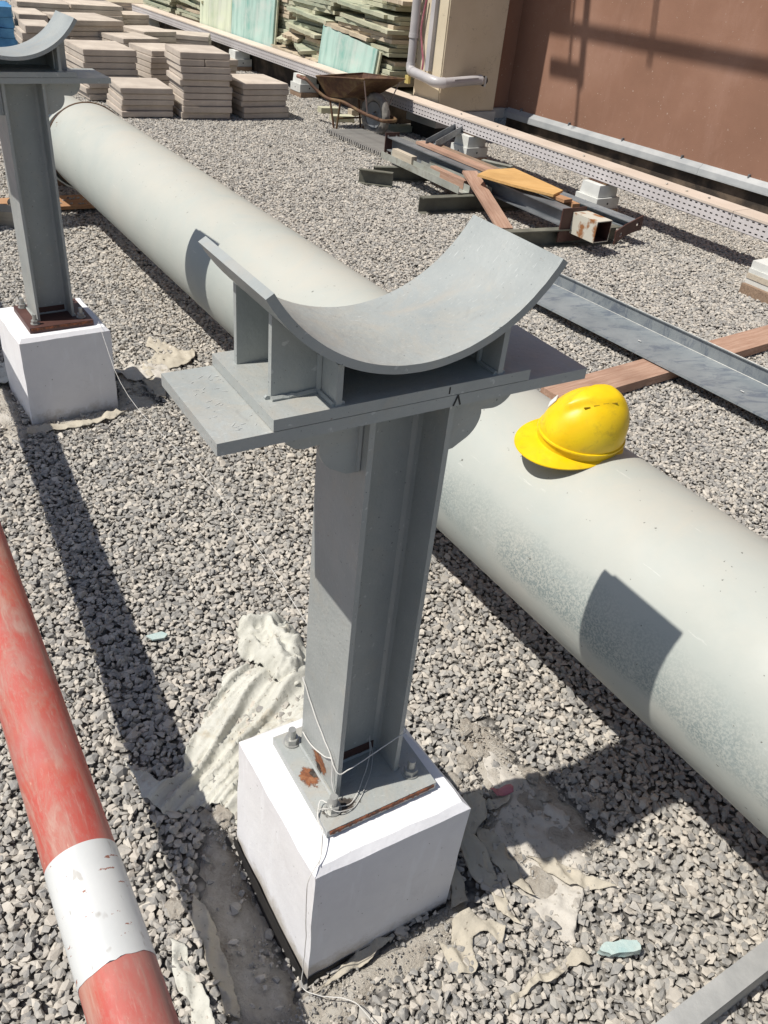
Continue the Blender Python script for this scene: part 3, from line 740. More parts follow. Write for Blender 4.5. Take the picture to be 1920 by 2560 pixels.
tube(bm, ring, .006, 6, False); o = bmobj('weld_seam', bm, 'rust', None, smooth=True); setw(o, big)
d2 = Vector((cos(AZP+.07), sin(AZP+.07), -.015)).normalized()
p2 = pB+pd*.012+Vector((-.03, -.02, -.012))
o = pipe_obj('steel_pipe', None, p2, p2+d2*1.5, PRAD*.985)
tag(o, 'pale pipe end butted against the far end of the large pipe', 'pipe')
for s_, lb in ((-2.0, 'outside the right edge'), (.62, 'hidden behind the nearest column'), (5.2, 'at its far end')):
    c_ = po+pd*s_
    bm = bmesh.new(); box(bm, -.06, .06, -.22, .22, -.02, .112, frame((c_.x, c_.y, 0), pd)); box(bm, -.05, .05, -.18, .18, .1121, .2195, frame((c_.x, c_.y, 0), pd))
    tag(bmobj('timber_sleeper', bm, 'oldwood', bevel=.003), 'timber packing under the large pipe, ' + lb, 'timber', 'timber packing under the pipe')

# ------------------------------------------------------------------ red and white pole
pp = Vector((-.445, .781, .40)); pdn = Vector((-.5693, .8181, .0809)).normalized(); PR_ = .0605
pole = thing('striped_pole', 'worn red steel pole with one white band, crossing the lower left corner', 'pole', (pp.x, pp.y, 0))
def seg_pole(nm, s0, s1, mat):
    bm = bmesh.new(); M_ = frame(pp+pdn*s0, pdn); n = 48; rings = []; Ln = s1-s0; al = max(3, int(Ln/.05))
    def wob(i): return .004*noise.noise(Vector((i*.35, s0, 0)))+.0015*noise.noise(Vector((i*1.7, s0, 4)))
    for j in range(al+1):
        rings.append([bm.verts.new(((Ln*j/al)+(wob(i) if j == 0 else 0), (PR_+(.0009 if mat == 'polewhite' else 0))*sin(2*pi*i/n), (PR_+(.0009 if mat == 'polewhite' else 0))*cos(2*pi*i/n))) for i in range(n)])
    for A, B in zip(rings, rings[1:]):
        for k in range(n): bm.faces.new((A[k], A[(k+1) % n], B[(k+1) % n], B[k]))
    bm.faces.new(rings[0][::-1]); bm.faces.new(rings[-1])
    # bring x axis to local z so the wear runs along the pole
    bmesh.ops.transform(bm, matrix=Matrix(((0, 0, -1, 0), (0, 1, 0, 0), (1, 0, 0, 0), (0, 0, 0, 1))), verts=bm.verts)
    o = bmobj(nm, bm, mat, None, smooth=True); o.matrix_world = M_ @ Matrix(((0, 0, 1, 0), (0, 1, 0, 0), (-1, 0, 0, 0), (0, 0, 0, 1))); setw(o, pole); return o
seg_pole('red_section', -1.3, -.190, 'red')
seg_pole('white_band', -.196, .012, 'polewhite')
seg_pole('red_section', .006, 4.2, 'red')
for s_ in (-1.1, 3.9):
    c_ = pp+pdn*s_
    bm = bmesh.new(); box(bm, -.03, .03, -.03, .03, -.03, c_.z-PR_, Matrix.Translation((c_.x, c_.y, 0))); box(bm, -.10, .10, -.10, .10, -.04, .0, Matrix.Translation((c_.x, c_.y, 0)))
    tag(bmobj('pole_stand', bm, 'dsteel'), 'dark steel stand carrying the striped pole, ' + ('near' if s_ < 0 else 'far') + ' end beyond the frame', 'stand', 'stands of the striped pole')

# ------------------------------------------------------------------ hard hat
HH = thing('hard_hat', 'scuffed yellow plastic hard hat resting on the large pale pipe', 'hard hat')
def dome():
    bm = bmesh.new(); nu, nv = 72, 26; rings = []
    for j in range(nv+1):
        ph = (pi/2)*j/nv; ring = []
        for i in range(nu):
            a = 2*pi*i/nu; ca, sa_ = cos(a), sin(a)
            rx, ry, hz = .128, .104, .142
            # fuller at the back, sloping to the front
            e = .86
            cr = max(0., cos(ph))**e; z_ = hz*sin(ph)**1.02
            x = rx*cr*ca; y_ = ry*cr*sa_
            x -= .020*sin(ph)**2
            # V shaped raised crown running front to back
            up_ = max(0, z_-.05)/.05; hw = .040-.034*max(0, min(1, (x+.005)/.10))
            k = 1/(1+math.exp((abs(y_)-hw)/.0028)); fx = max(0, min(1, (x+.095)/.04))*max(0, min(1, (.110-x)/.02)); z_ += .010*k*min(1, up_)*fx; x += .006*k*min(1, up_)*fx*(1 if x > .03 else 0)
            ring.append(bm.verts.new((x, y_, z_)))
        rings.append(ring)
    for A, B in zip(rings, rings[1:]):
        for k in range(nu): bm.faces.new((A[k], A[(k+1) % nu], B[(k+1) % nu], B[k]))
    bm.faces.new(rings[-1]); bmesh.ops.remove_doubles(bm, verts=bm.verts, dist=.0004)
    return bm
bmobj('shell', dome(), 'helmet', HH, smooth=True)
def lathe_ring(prof, nu=72, rx=.128, ry=.104, front=0.):
    bm = bmesh.new(); rows = []
    for i in range(nu):
        a = 2*pi*i/nu; row = []
        for (o_, z_, k) in prof:      # offset outward, height, brim share
            f = max(0, cos(a))**1.3
            ex = o_+k*front*f; row.append(bm.verts.new(((rx+ex)*cos(a), (ry+ex*(1 if k == 0 else .75))*sin(a), z_-k*(.016*f))))
        rows.append(row)
    for i in range(nu):
        A, B = rows[i], rows[(i+1) % nu]
        for k in range(len(prof)-1): bm.faces.new((A[k], A[k+1], B[k+1], B[k]))
    return bm
bmobj('lower_rim', lathe_ring([(-.001, .004, 0), (.0045, .003, 0), (.0055, -.001, 0), (.001, -.004, 0), (-.001, -.012, 0), (-.001, -.026, 0), (-.004, -.026, 0), (-.004, .004, 0)]), 'helmet', HH, smooth=True)
bmobj('brim', lathe_ring([(-.002, -.024, 0), (.006, -.026, .25), (.010, -.028, .6), (.012, -.030, 1.), (.0125, -.033, 1.), (.010, -.0335, 1.), (.004, -.030, .4), (-.003, -.029, 0)], front=.052), 'helmet', HH, smooth=True)
bm = bmesh.new()
for i in range(4):
    for sg in (1,):
        x = .052-.026*i; Mh = Matrix.Translation((x, sg*(.034+.0025*i), .1205+.0062*i-(.0 if i < 3 else .003))) @ Matrix.Rotation(sg*-.75, 4, 'X') @ Matrix.Rotation(.22, 4, 'Y')
        box(bm, -.008, .008, -.0010, .0010, -.003, .003, Mh)
bmobj('vent_slot', bm, simple('dark_yellow_slot', (.45, .28, .006), (.52, .33, .008), 5, .6, 0, 0), HH)['kind'] = 'stuff'
bm = bmesh.new(); box(bm, -.001, .0015, -.017, .017, -.016, .016, Matrix.Rotation(-.72, 4, 'Z') @ Matrix.Translation((.1060, 0, .064)) @ Matrix.Rotation(-.40, 4, 'Y'))
bmobj('front_badge', bm, 'chalk', HH, bevel=.0005)
HH.location = (.478, 1.872, .765); HH.rotation_mode = 'XYZ'; HH.scale = (.92, .90, .86)
HH.rotation_euler = (rad(-9), rad(-3), rad(206))

# ------------------------------------------------------------------ cloth, membranes and litter
CL_ = [(-.579, 1.299), (-.495, 1.273), (-.446, 1.264), (-.429, 1.293), (-.437, 1.323), (-.421, 1.439), (-.413, 1.488), (-.399, 1.605), (-.367, 1.653), (-.302, 1.694), (-.346, 1.728), (-.376, 1.787), (-.388, 1.829), (-.332, 1.855), (-.312, 1.893), (-.268, 1.883), (-.252, 1.834), (-.199, 1.783), (-.150, 1.66), (-.10, 1.504), (-.08, 1.40), (-.10, 1.33), (-.2, 1.24), (-.258, 1.16), (-.291, 1.200), (-.322, 1.216), (-.364, 1.205), (-.391, 1.196), (-.405, 1.18), (-.451, 1.174), (-.507, 1.209)]
def zcloth(x, y_, d):
    b = ground_h(x, y_)+.022
    # folds run roughly from the upper right down to the lower left
    p = (x+.35)*.88-(y_-1.45)*.48; q = -(x+.35)*.48-(y_-1.45)*.88; rr_ = math.hypot(x+.2, y_-1.8)
    wv = noise.noise(Vector((p*5, q*2.2, 2.)))
    f = noise.noise(Vector((p*19+wv*1.6, q*1.3, 0.)))
    g_ = noise.noise(Vector((p*46+wv*2, q*2.6, 4.)))
    up_ = .026*(1-min(1, abs(f)*3.4))**1.2+.010*(1-min(1, abs(g_)*3.))**1.1
    up_ += .008*noise.noise(Vector((x*9, y_*9, 0)))+.003*noise.noise(Vector((x*28, y_*28, 0)))+.0022*noise.noise(Vector((x*90, y_*90, 0)))
    e = min(1, d/.03)
    return b-.004+up_*(.7+.3*e)+.004*e
o = sheet('crumpled_cloth', CL_, zcloth, 'cloth', .006, .0012, True, .016)
tag(o, 'large crumpled off-white cloth on the gravel behind the nearest plinth', 'cloth')
# upper bunched lump of the same cloth is a second rag lying over it
RG = [(-.37, 1.70), (-.405, 1.80), (-.40, 1.845), (-.33, 1.87), (-.305, 1.905), (-.262, 1.893), (-.245, 1.84), (-.19, 1.79), (-.16, 1.70), (-.17, 1.62), (-.23, 1.60), (-.30, 1.66)]
def zrag(x, y_, d):
    e = min(1, d/.035)
    return ground_h(x, y_)+.040+.020*e+.030*noise.noise(Vector((x*9, y_*9, 7)))+.030*(1-min(1, abs(noise.noise(Vector((x*17+y_*5, y_*15, 1))))*2.6))**1.2+.012*(1-min(1, abs(noise.noise(Vector((x*40, y_*38, 3))))*2.4))-.035*(1-e)
o = sheet('bunched_rag', RG, zrag, 'cloth', .0065, .0012, True, .016); tag(o, 'bunched cream rag at the far end of the crumpled cloth', 'rag')
def flap(poly, label, lift=.03, mat='membrane', curl=(1, 0), name='torn_membrane', th=.0012, res=.0075, base=.02, rip=1.):
    cx = sum(p[0] for p in poly)/len(poly); cy = sum(p[1] for p in poly)/len(poly); rr_ = max(math.hypot(p[0]-cx, p[1]-cy) for p in poly)
    sd_ = random.uniform(0, 50)
    def z_(x, y_, d):
        s_ = ((x-cx)*curl[0]+(y_-cy)*curl[1])/rr_
        return ground_h(x, y_)+base+lift*max(0, s_)**1.5+.010*noise.noise(Vector((x*13, y_*13, sd_)))+.006*noise.noise(Vector((x*34, y_*34, sd_)))+rip*.014*(1-min(1, abs(noise.noise(Vector((x*22+y_*8, y_*14-x*5, sd_))))*2.8))**1.3+.003*noise.noise(Vector((x*90, y_*90, sd_)))
    o = sheet(name, poly, z_, mat, res, th, True, .011); tag(o, label, 'membrane scrap' if mat == 'membrane' else 'scrap', 'torn membrane scraps round the plinths' if mat == 'membrane' else None); return o
flap([(.273, 1.202), (.311, 1.175), (.334, 1.146), (.359, 1.085), (.387, 1.022), (.403, .990), (.373, 1.010), (.331, 1.067), (.291, 1.105), (.262, 1.150)], 'long twisted strip of beige membrane right of the nearest plinth', .05, curl=(-.6, .8))
flap([(.249, .984), (.284, 1.006), (.367, .979), (.352, .947), (.327, .966), (.296, .958), (.296, .879), (.265, .875), (.223, .937), (.253, .924)], 'forked beige membrane scrap standing up in front of the nearest plinth', .05, curl=(-.2, .9))
flap([(.33, 1.301), (.399, 1.337), (.395, 1.313), (.349, 1.278)], 'small curled membrane scrap with a lifted edge right of the plinth', .03)
flap([(-.042, .815), (.066, .930), (.121, .942), (.075, .892), (.003, .850)], 'brown membrane strip hugging the front foot of the nearest plinth', .035, curl=(-.5, .7))
flap([(.367, .839), (.459, .905), (.521, .958), (.545, .948), (.546, .918), (.495, .917), (.457, .88), (.409, .859), (.369, .816)], 'pale membrane sheet half buried in gravel near the bottom edge', .005, base=.024)
flap([(.430, 1.165), (.485, 1.165), (.543, 1.136), (.584, 1.121), (.637, 1.108), (.571, 1.1), (.516, 1.099), (.496, 1.120)], 'pale membrane tongue lying across the spilled concrete streak', .012)
flap([(.238, 1.07), (.254, 1.122), (.290, 1.035), (.252, 1.012)], 'upright membrane scrap at the right corner of the nearest plinth', .06, curl=(-.9, .2))
flap([(.300, 1.235), (.348, 1.225), (.41, 1.13), (.445, 1.06), (.40, 1.08), (.33, 1.15)], 'flat membrane piece along the spilled concrete streak', .012)
flap([(.275, 1.30), (.325, 1.34), (.335, 1.27), (.30, 1.19), (.272, 1.21)], 'beige membrane piece beside the right corner of the nearest plinth', .03)
flap([(-1.244, 3.697), (-1.268, 3.802), (-1.156, 3.754), (-1.105, 3.703), (-1.011, 3.704), (-.983, 3.624), (-.997, 3.548), (-1.035, 3.503), (-1.096, 3.452), (-1.139, 3.373), (-1.173, 3.421), (-1.214, 3.514), (-1.193, 3.568), (-1.176, 3.64)], 'large crumpled beige membrane beyond the second plinth', .03, res=.014)
flap([(-1.159, 3.335), (-1.097, 3.412), (-1.03, 3.271), (-1.014, 3.212), (-1.052, 3.198), (-1.079, 3.259), (-1.122, 3.29)], 'grey membrane piece in the shade of the second plinth', .02, res=.014)
flap([(-1.45, 2.78), (-1.22, 2.93), (-1.13, 3.03), (-1.17, 3.04), (-1.28, 2.94), (-1.46, 2.84)], 'sandy membrane edge in front of the second plinth', .01, res=.014)
flap([(-1.90, 3.42), (-1.70, 3.32), (-1.66, 3.20), (-1.75, 3.10), (-1.92, 3.2)], 'crumpled cream rag at the left edge beside the second plinth', .05, mat='cloth', name='crumpled_rag', res=.014)
flap([(-.35, .901), (-.323, .889), (-.284, .832), (-.238, .779), (-.212, .726), (-.256, .70), (-.278, .775), (-.32, .81), (-.345, .868)], 'cream cloth strip on the gravel between striped pole and plinth', .02, mat='cloth', name='cloth_strip')
flap([(-.327, 1.001), (-.297, .983), (-.252, .917), (-.206, .841), (-.17, .757), (-.201, .755), (-.247, .836), (-.287, .903), (-.319, .95)], 'grey cloth strip along the edge of the dug hollow', .015, mat='membrane', name='cloth_strip')
flap([(.345, 1.34), (.40, 1.352), (.405, 1.325), (.36, 1.315)], 'pink film scrap beside the plinth corner', .02, mat='pink', name='film_scrap')
flap([(.33, 1.46), (.42, 1.44), (.47, 1.36), (.545, 1.30), (.56, 1.22), (.60, 1.16), (.56, 1.11), (.535, 1.03), (.53, .965), (.49, .975), (.42, 1.06), (.36, 1.14), (.345, 1.22), (.38, 1.30), (.345, 1.38)], 'pale fibrous sheet residue spread over the concrete right of the plinth', .006, mat='fibre', name='fibre_sheet', base=.013, rip=.45)
flap([(-1.33, 3.42), (-1.14, 3.53), (-1.03, 3.44), (-1.06, 3.30), (-1.12, 3.38), (-1.20, 3.33)], 'shaded pale sheet between second plinth and crumpled membrane', .01, mat='fibre', name='fibre_sheet', res=.014)
# turquoise foam chunk
bm = bmesh.new(); prism(bm, [(.562, .946), (.583, .963), (.650, .975), (.656, .953), (.588, .937)], .008, .026)
bmesh.ops.subdivide_edges(bm, edges=bm.edges, cuts=3, use_grid_fill=True)
for v in bm.verts: v.co += Vector((noise.noise(v.co*60), noise.noise(v.co*60+Vector((5, 0, 0))), noise.noise(v.co*50+Vector((0, 9, 0)))))*.005
tag(bmobj('foam_chunk', bm, 'teal', smooth=True), 'broken pale turquoise foam chunk on the gravel', 'foam')
# glass-like sliver by the pole
bm = bmesh.new(); prism(bm, [(-.655, 1.735), (-.615, 1.76), (-.595, 1.752), (-.60, 1.735), (-.63, 1.722)], .004, .009); tag(bmobj('tile_chip', bm, 'teal', bevel=.001), 'flat pale chip on the gravel right of the striped pole', 'chip')
# mortar lumps and odd pale stones
for i, (x, y_, r_) in enumerate([(-.300, 1.188, .026), (-.335, 1.175, .02), (.287, 1.42, .024), (.33, 1.46, .018), (.46, 1.40, .02), (.49, 1.345, .016), (.62, 1.33, .02), (.30, 1.53, .026), (-.36, .96, .022), (.255, 1.36, .018)]):
    bm = bmesh.new(); bmesh.ops.create_icosphere(bm, subdivisions=3, radius=r_)
    for v in bm.verts: v.co *= 1+.75*noise.noise(v.co*55+Vector((i*3, 0, 0)))+.35*noise.noise(v.co*150); v.co.z *= .6
    tag(bmobj('mortar_lump', bm, 'mortar', None, smooth=True, loc=(x, y_, ground_h(x, y_)+.018)), ['rough mortar lump at the left back corner of the nearest plinth', 'small mortar lump under the lower edge of the crumpled cloth', 'mortar lump farthest up the strip of concrete right of the column', 'small mortar lump near the top of the pale concrete strip', 'mortar lump on the sunlit edge of the concrete strip', 'mortar lump on the shadow edge right of the plinth', 'white mortar lump among gravel between plinth and big pipe', 'big mortar lump at the head of the concrete strip', 'mortar lump in the dug hollow by the cloth strips', 'small mortar lump beside the pink film scrap'][i], 'mortar lump', 'mortar lumps by the nearest plinth')

# ------------------------------------------------------------------ string
def stringobj(label, pts, r=.0011, sub=8):
    bm = bmesh.new(); P = smoothpath(pts, sub); P = [p+Vector((noise.noise(p*40), noise.noise(p*40+Vector((3, 0, 0))), noise.noise(p*40+Vector((0, 7, 0)))))*.0012 for p in P]
    tube(bm, P, r, 6); return tag(bmobj('string', bm, 'string', smooth=True), label, 'string', 'loose strings on the supports')
def L1(x, y_, z_): return Vector((C1.x+cos(TH1)*x-sin(TH1)*y_, C1.y+sin(TH1)*x+cos(TH1)*y_, z_))
stringobj('white string looped round the nearest column above its base plate', [L1(-.074, .077, .565), L1(-.076, .03, .527), L1(-.076, -.035, .485), L1(-.074, -.077, .455), L1(-.05, -.079, .452), L1(.0, -.079, .468), L1(.05, -.079, .487), L1(.074, -.078, .497), L1(.076, -.03, .50), L1(.076, .03, .51), L1(.074, .077, .53), L1(0, .079, .55), L1(-.074, .077, .565)], .0012)
stringobj('loose white string tail hanging at the knot of the nearest column', [L1(-.077, .06, .425), L1(-.079, .02, .430), L1(-.078, -.03, .452), L1(-.076, -.055, .470), L1(-.075, -.06, .452), L1(-.078, -.066, .42), L1(-.077, -.078, .398), L1(-.07, -.082, .385)], .0013)
stringobj('doubled white string from column foot over the near bolt down the plinth edge', [L1(.045, .0, .42), L1(.03, -.03, .395), L1(.0, -.06, .378), L1(-.05, -.10, .376), L1(-.088, -.095, .384), L1(-.105, -.075, .385), L1(-.125, -.105, .375), L1(-.128, -.13, .374), L1(-.155, -.170, .360), L1(-.186, -.186, .34), L1(-.187, -.188, .25), L1(-.184, -.190, .14), L1(-.186, -.19, .03), L1(-.19, -.20, -.03), L1(-.17, -.235, -.02), L1(-.12, -.29, .005), L1(-.10, -.38, .01)], .0010, 10)
stringobj('second white string strand across the near base plate', [L1(.048, .0, .40), L1(.036, -.034, .380), L1(.006, -.068, .376), L1(-.045, -.108, .374), L1(-.082, -.112, .384), L1(-.10, -.098, .386), L1(-.118, -.09, .376), L1(-.135, -.14, .373), L1(-.16, -.178, .356)], .0009, 8)
stringobj('long taut white string running back from the nearest to the second support', [L1(-.02, .10, .60), Vector((-.42, 1.72, .55)), Vector((-.86, 2.34, .46)), Vector((-1.20, 3.03, .37)), Vector((-1.31, 3.27, .34))], .0007, 6)

# ------------------------------------------------------------------ building
wallT = thing('building_wall', 'reddish brown rendered wall with grey flashing along its foot', 'wall')
ZF = .26
bm = bmesh.new(); box(bm, 7.25, -4, 7.337, 7.6, ZF, 6.5, Matrix(((UU.x, VV.x, 0, 0), (UU.y, VV.y, 0, 0), (0, 0, 1, 0), (0, 0, 0, 1))))
MU = Matrix(((UU.x, VV.x, 0, 0), (UU.y, VV.y, 0, 0), (0, 0, 1, 0), (0, 0, 0, 1)))
bmobj('render_coat', bm, 'wall', wallT)
bm = bmesh.new(); box(bm, 7.245, 7.255, 7.030, 7.335, ZF, 6.5, MU); bmobj('side_return', bm, 'wall', wallT)
bm = bmesh.new()       # black kerb below
box(bm, -4, 7.20, 7.315, 7.6, -.1, .235, MU)
bmobj('kerb', bm, 'kerb', wallT)
for (u0, u1) in ((-4, -1), (-.998, 2.0), (2.002, 4.6), (4.602, 7.2)):
    bm = bmesh.new(); prism(bm, [(7.336, .272), (7.336, .262), (7.290, .236), (7.272, .180), (7.262, .180), (7.262, .192), (7.268, .238), (7.286, .250), (7.320, .275)][::1], u0, u1, Matrix(((VV.x, 0, UU.x, 0), (VV.y, 0, UU.y, 0), (0, 1, 0, 0), (0, 0, 0, 1))))
    bmobj('flashing', bm, 'flash', wallT)
bm = bmesh.new(); prism(bm, [(7.02, .268), (7.02, .17), (7.26, .17), (7.26, .268)], 7.19, 7.244, Matrix(((VV.x, 0, UU.x, 0), (VV.y, 0, UU.y, 0), (0, 1, 0, 0), (0, 0, 0, 1)))); bmobj('flashing', bm, 'flash', wallT)
for i in range(12):
    u = 7.0-i*.72; bm = bmesh.new(); box(bm, u-.006, u+.006, 7.305, 7.334, .262, .296, MU); bmobj('flashing_clip', bm, 'dsteel', wallT)
pier = thing('rendered_pier', 'beige rendered pier projecting from the wall, pipe elbow wrapped round it', 'pier')
bm = bmesh.new(); box(bm, 7.127, 7.56, 6.212, 7.025, ZF-.002, 6.5, MU)
bmesh.ops.subdivide_edges(bm, edges=[e for e in bm.edges if abs(e.verts[0].co.z-e.verts[1].co.z) > 2], cuts=60)
bmobj('pier_body', bm, 'beige', pier, bevel=.012, seg=2)
TRW = Matrix(((T2.x, N2.x, 0, 0), (T2.y, N2.y, 0, 0), (0, 0, 1, 0), (0, 0, 0, 1)))
bm = bmesh.new(); box(bm, 8.30, 26.0, 6.60, 6.85, -.1, 6.5, TRW); tag(bmobj('building_return', bm, 'beige'), 'beige rendered wall set back behind the stacked boards', 'wall')
bm = bmesh.new(); box(bm, 7.10, 7.60, 6.192, 7.03, .115, ZF-.003, MU); bmobj('flashing', bm, 'flash', pier, bevel=.006)
bm = bmesh.new(); box(bm, 7.14, 7.55, 6.225, 7.02, -.1, .114, MU); bmobj('kerb', bm, 'dark', pier)
# grey conduit trunk and raised strip on the pier face
bm = bmesh.new(); box(bm, 7.285, 7.345, 6.165, 6.211, .62, 6.0, MU); tag(bmobj('conduit_trunk', bm, 'pvc', bevel=.003), 'grey rectangular conduit ending above the pipe elbow on the pier', 'conduit')
# downpipe with elbow
dp = thing('downpipe', 'grey plastic downpipe with elbow, its open end sticking out past the pier', 'pipe', tuple(UVc(7.53, 6.13, 0)))
def dpart(nm, pts, r, mat='pvc'):
    bm = bmesh.new(); tube(bm, pts, r, 24); o = bmobj(nm, bm, mat, None, smooth=True); setw(o, dp); return o
dpart('upright', [UVc(7.535, 6.135, 6.4), UVc(7.535, 6.135, .90)], .047)
dpart('upright', [UVc(7.535, 6.135, .905), UVc(7.535, 6.135, .66)], .043)
dpart('socket', [UVc(7.535, 6.135, .89), UVc(7.535, 6.135, .93)], .051)
dpart('elbow', [UVc(7.535, 6.135, .66), UVc(7.53, 6.13, .62), UVc(7.505, 6.12, .595), UVc(7.46, 6.112, .588)], .050)
dpart('crossing_length', [UVc(7.47, 6.112, .589), UVc(7.13, 6.100, .56)], .047)
dpart('elbow', [UVc(7.15, 6.100, .562), UVc(7.085, 6.105, .556), UVc(7.045, 6.135, .554), UVc(7.032, 6.18, .555)], .051)
dpart('outlet_length', [UVc(7.032, 6.17, .555), UVc(7.028, 6.66, .580)], .046)
dpart('seam_strip', [UVc(6.992, 6.28, .590), UVc(6.992, 6.60, .605)], .006)
o = dpart('open_end', [UVc(7.028, 6.655, .580), UVc(7.028, 6.675, .581)], .049)
dpart('black_cable', smoothpath([UVc(7.02, 6.66, .60), UVc(7.01, 6.72, .61), UVc(7.0, 6.74, .57), UVc(7.01, 6.70, .53), UVc(7.02, 6.67, .56)], 6), .008, 'black')
bm = bmesh.new(); box(bm, 6.99, 7.0, 6.70, 6.72, .52, .62, MU); o = bmobj('end_clip', bm, 'chalk', None); setw(o, dp)
bm = bmesh.new(); box(bm, 7.50, 7.56, 6.09, 6.12, .47, .545, MU); tag(bmobj('warning_plate', bm, 'label', bevel=.003), 'small yellow plate below the elbow on the pier', 'label plate')
bm = bmesh.new(); tube(bm, smoothpath([UVc(7.44, 6.18, 1.25), UVc(7.47, 6.17, 1.0), UVc(7.45, 6.18, .85), UVc(7.40, 6.18, .7), UVc(7.39, 6.17, .62)], 6), .010, 8); tag(bmobj('cable', bm, 'pink', smooth=True), 'pinkish cable hanging beside the downpipe', 'cable')

# steel brackets and conduit high on the wall, above the frame (their shadows fall on the wall)
def tb(nm, u0, u1, v0, v1, z0, z1, par, mat='dsteel'):
    bm = bmesh.new(); box(bm, u0, u1, v0, v1, z0, z1, MU); return bmobj(nm, bm, mat, par)
rack = thing('wall_pipe_rack', 'steel pipe rack cantilevered from the wall above the frame', 'pipe rack', tuple(UVc(5, 7.3, 5.3)))
def rk(o): setw(o, rack)
bm = bmesh.new(); cyl(bm, UVc(-2, 4.83, 5.435), UVc(6.9, 4.83, 5.435), .039, 20); cyl(bm, UVc(6.9, 4.83, 5.435), UVc(9.5, 4.83, 5.435), .039, 20); rk(bmobj('long_rail', bm, 'dsteel', None, smooth=True))
rk(tb('bracket_bar', 6.200, 6.222, 4.80, 7.34, 5.30, 5.315, None)); rk(tb('bracket_bar', 6.238, 6.258, 4.80, 7.34, 5.30, 5.315, None))
rk(tb('bracket_bar', 7.02, 7.10, 4.62, 7.34, 5.30, 5.33, None)); rk(tb('bracket_bar', 7.06, 7.09, 4.37, 4.62, 5.30, 5.33, None))
rk(tb('bracket_bar', 7.215, 7.245, 4.71, 7.34, 5.30, 5.32, None))
rk(tb('junction_plate', 7.04, 7.50, 4.645, 4.735, 5.30, 5.325, None))
rk(tb('cover_slab', 7.27, 8.9, 4.87, 6.1, 5.28, 5.36, None))
for u in (3.0, 0., -2.): rk(tb('bracket_bar', u, u+.03, 4.80, 7.34, 5.44, 5.47, None))

# ------------------------------------------------------------------ cable tray with perforated side
def perforated(t0, t1, z0, z1, rows=3, pitch=.05):
    """side plate in the plane n=0, holes as real openings"""
    bm = bmesh.new(); n = max(1, int(round((t1-t0)/pitch))); p = (t1-t0)/n; hw, hh = .0125, .0052
    zs = [z0+(z1-z0)*(k/rows) for k in range(rows+1)]
    for i in range(n):
        for r in range(rows):
            a, b = t0+i*p, t0+(i+1)*p; c, d = zs[r], zs[r+1]; mx, mz = (a+b)/2+(.0 if r % 2 == 0 else .0), (c+d)/2
            inner = [(mx-hw, mz), (mx-hw*.8, mz-hh), (mx+hw*.8, mz-hh), (mx+hw, mz), (mx+hw*.8, mz+hh), (mx-hw*.8, mz+hh)]
            I = [bm.verts.new((x, 0, z_)) for x, z_ in inner]
            O = [bm.verts.new((x, 0, z_)) for x, z_ in ((a, mz), (a, c), (b, c), (b, mz), (b, d), (a, d))]
            for k in range(6):
                j = (k+1) % 6; bm.faces.new((O[k], O[j], I[j], I[k]))
    bmesh.ops.remove_doubles(bm, verts=bm.verts, dist=.0004)
    geom = bmesh.ops.solidify(bm, geom=list(bm.faces), thickness=.0025)
    return bm
TR = Matrix(((T2.x, N2.x, 0, 0), (T2.y, N2.y, 0, 0), (0, 0, 1, 0), (0, 0, 0, 1)))
secs = [(.4, 3.6), (3.604, 6.75), (6.754, 9.90), (9.904, 13.0), (13.004, 15.95)]
where = ['nearest section, running out of the right edge', 'section with the large white foam pad under it', 'section passing in front of the beige pier', 'section in front of the leaning turquoise boards', 'farthest section at the top left']
for (t0, t1), wv in zip(secs, where):
    tr = thing('cable_tray', 'long dusty white perforated cable tray, ' + wv, 'cable tray', tuple(NTc(5.6, t0, 0)), 0, 'cable tray sections along the wall')
    bm = perforated(t0, t1, .243, .349); bmesh.ops.transform(bm, matrix=Matrix.Translation(N2.to_3d()*5.513) @ TR, verts=bm.verts); o = bmobj('side_panel', bm, 'tray', None); setw(o, tr)
    for nm, b_, mt in (('cover', (t0, t1, 5.509, 5.712, .3525, .360), 'traytop'), ('cover_lip', (t0, t1, 5.5085, 5.5115, .345, .3524), 'traytop'), ('back_panel', (t0, t1, 5.706, 5.709, .243, .352), 'tray'), ('floor_panel', (t0, t1, 5.516, 5.705, .239, .2425), 'dsteel')):
        bm = bmesh.new(); box(bm, b_[0], b_[1], b_[2], b_[3], b_[4], b_[5], TR); o = bmobj(nm, bm, mt, None); setw(o, tr)
# a few stones on the tray cover
for i in range(7):
    t_ = [6.35, 6.22, 5.2, 4.3, 4.1, 3.9, 6.9][i]; v, f = PR[i]; o = newmesh('loose_stone', v, f, 'stone', loc=NTc(5.60+.03*noise.noise(Vector((i*3.3, 0, 0))), t_, .3665)); tag(o, 'single gravel stone lying on top of the cable tray cover', 'stone', 'stones on the tray cover')

